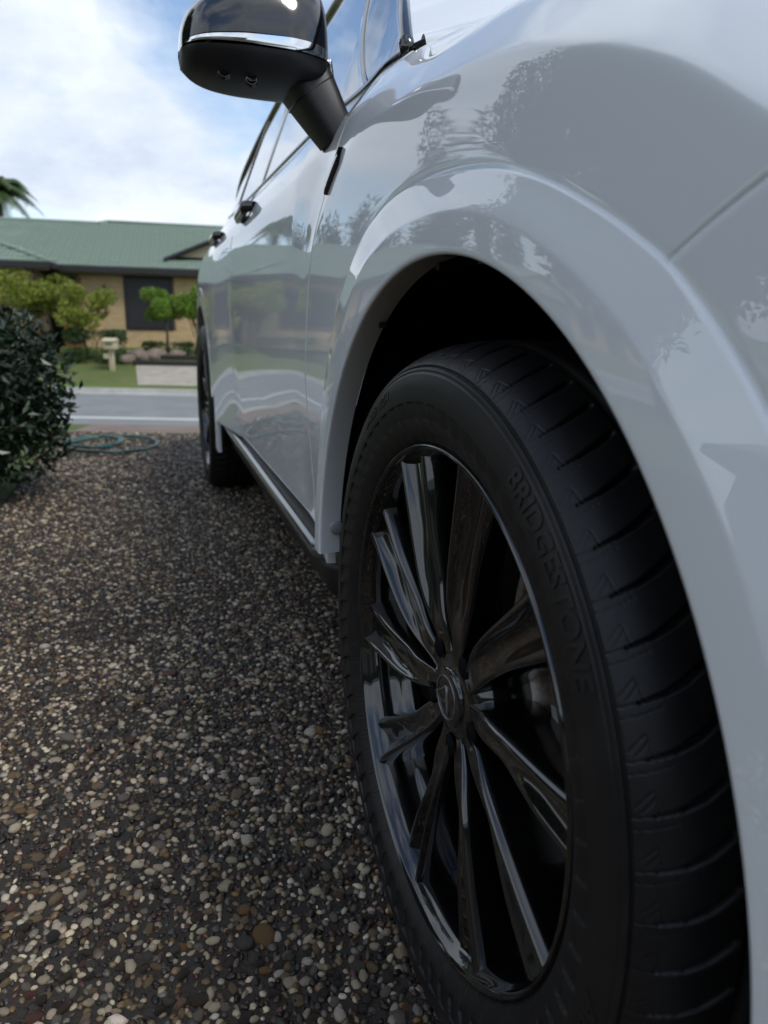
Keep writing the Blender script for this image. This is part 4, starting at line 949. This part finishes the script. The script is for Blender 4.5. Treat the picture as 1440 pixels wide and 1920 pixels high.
# palm beyond the roof
pl = empty('palm_tree', (*W2(-20.3, 40), -.2), label='palm with drooping fronds rising behind the green roof', category='palm')
V, F = tube([(0, 0, 0), (.1, 0, 3), (0, .1, 7.0)], [.22, .17, .15], 10); mesh_obj('trunk', V, F, BARK, pl)
g = np.random.default_rng(9)
for k_ in range(60):
    a = k_ * 2.4; el = g.uniform(-.1, 1.45); L = g.uniform(1.7, 2.5); s = np.linspace(0, 1, 12); hor = L * s * (.35 + .65 * math.cos(el)); vert = L * (s * math.sin(el) * 1.1 - .75 * s ** 2.2)
    pth = np.stack([hor * math.cos(a), hor * math.sin(a), 7.0 + vert], -1); fr = [tube(pth, .025 * (1 - s * .8), 4)]
    sdv = np.array([-math.sin(a), math.cos(a), 0])
    Vl, Fl = [], []
    for i in range(1, 12):
        for sg in (-1, 1):
            for f_ in (0, .33, .66):
                p_ = pth[i - 1] * (1 - f_) + pth[i] * f_; tip = p_ + sdv * sg * .5 * (1.1 - s[i] * .6) + [math.cos(a) * .2, math.sin(a) * .2, -.28]; b_ = len(Vl); dr_ = (pth[i] - pth[i - 1]); dr_ = dr_ / np.linalg.norm(dr_) * .035
                Vl += [p_ - dr_, p_ + dr_, tip]; Fl.append((b_, b_ + 1, b_ + 2))
    fr.append((np.array(Vl), Fl)); V, F = join(fr); mesh_obj('frond', V, F, LEAFM, pl, smooth_=False)
# tall dark trees behind the houses to the left (seen in the paint)
for k_, (u_, v_, h_) in enumerate(((-30, 44, 11), (-34, 42, 13), (-38, 45, 12), (-27.5, 46, 9), (-44, 43, 12), (-50, 40, 10))):
    p_ = W2(u_, v_); plant('conifer_tree', (p_[0], p_[1], -.3), h_, (2.2, 2.2, h_ * .45), h_ * .55, LEAFP, .42, 2600, 'tall dark conifer standing behind the second house', 'tree', 'dark conifers behind the houses', .22, 26, 50 + k_)
p_ = W2(-19, 23.5); plant('ornamental_tree', (p_[0], p_[1], -.3), 2.6, (1.3, 1.2, .8), 1.9, LEAFM, .16, 2400, 'round green tree beside the garage door of the first house', trunk=.08, lumps=14, seed=61)

# ------------------------------------------------------------------ THE HOME BESIDE THE DRIVEWAY (left of and behind the camera)
RENDER = mat('rendered_wall', (.24, .235, .22), .85, vary=(2, (.20, .195, .18), .4, .65), bump=(50, .003))
hm = empty('home', (-7.0, -2.5, 0), label='rendered single storey home set back left of the driveway', category='house')
V, F = join([box(-7.0, -1.5, 1.3, 6.4, 15.0, 2.6), box(1.0, -8.0, 1.298, 9.7, 4.0, 2.596)]); mesh_obj('wall', V, F, RENDER, hm, smooth_=False)
def slab(pts):
    pts = np.array(pts, float); k = len(pts); V = np.concatenate([pts, pts - [0, 0, .08]]); return V, [tuple(range(k)), tuple(range(k, 2 * k))[::-1]] + [(i, (i + 1) % k, k + (i + 1) % k, k + i) for i in range(k)]
V, F = join([slab([(-3.2, 6.6, 2.6), (-3.2, -10.6, 2.6), (-7, -6.8, 4.3), (-7, 2.8, 4.3)]), slab([(-10.8, 6.6, 2.6), (-10.8, -10.6, 2.6), (-7, -6.8, 4.3), (-7, 2.8, 4.3)]), slab([(-3.2, 6.6, 2.6), (-10.8, 6.6, 2.6), (-7, 2.8, 4.3)]),
             slab([(-3.8, -5.4, 2.6), (6.2, -5.4, 2.6), (6.2, -8, 3.7), (-3.8, -8, 3.7)]), slab([(-3.8, -10.6, 2.6), (6.2, -10.6, 2.6), (6.2, -8, 3.7), (-3.8, -8, 3.7)])]); mesh_obj('roof', V, F, TILE, hm, smooth_=False)
V, F = join([box(-3.18, .7, 2.52, .12, 11.8, .16), box(1.6, -5.38, 2.52, 9.0, .12, .16), box(-7.0, 6.62, 2.522, 7.6, .12, .156)]); mesh_obj('gutter', V, F, TRIMD, hm, smooth_=False)
V, F = box(1.2, -5.98, 1.1, 4.8, .05, 2.15); gd = mesh_obj('garage_door', V, F, PALE, hm, smooth_=False)
for i_ in range(4):
    V, F = box(1.2, -5.945, .31 + i_ * .53, 4.7, .03, .48); mesh_obj('door_panel', V, F, PALE, gd, smooth_=False)
for y_ in (-.6, 3.6):
    V, F = box(-3.785, y_, 1.45, .05, 1.5, 1.2); o = mesh_obj('window', V, F, GLASS, hm, smooth_=False)
    V, F = join([box(-3.77, y_ - .76, 1.45, .09, .06, 1.3), box(-3.77, y_ + .76, 1.45, .09, .06, 1.3), box(-3.771, y_, .83, .088, 1.46, .06), box(-3.771, y_, 2.07, .088, 1.46, .06)]); mesh_obj('frame', V, F, TRIMD, o, smooth_=False)
plant('garden_tree', (-5.5, 5.7, 0), 8, (2.4, 2.4, 3.1), 4.1, LEAFT, .21, 62000, 'big dense dark garden tree left of the driveway', trunk=.2, lumps=90, seed=71, limbs=12, aspect=.4)
plant('garden_tree', (-3.6, 7.6, 0), 5, (.9, 1.0, 1.6), 3.0, LEAFP, .12, 9000, 'slender dark tree in front of the big garden tree', trunk=.09, lumps=26, seed=72, limbs=10, aspect=.3)
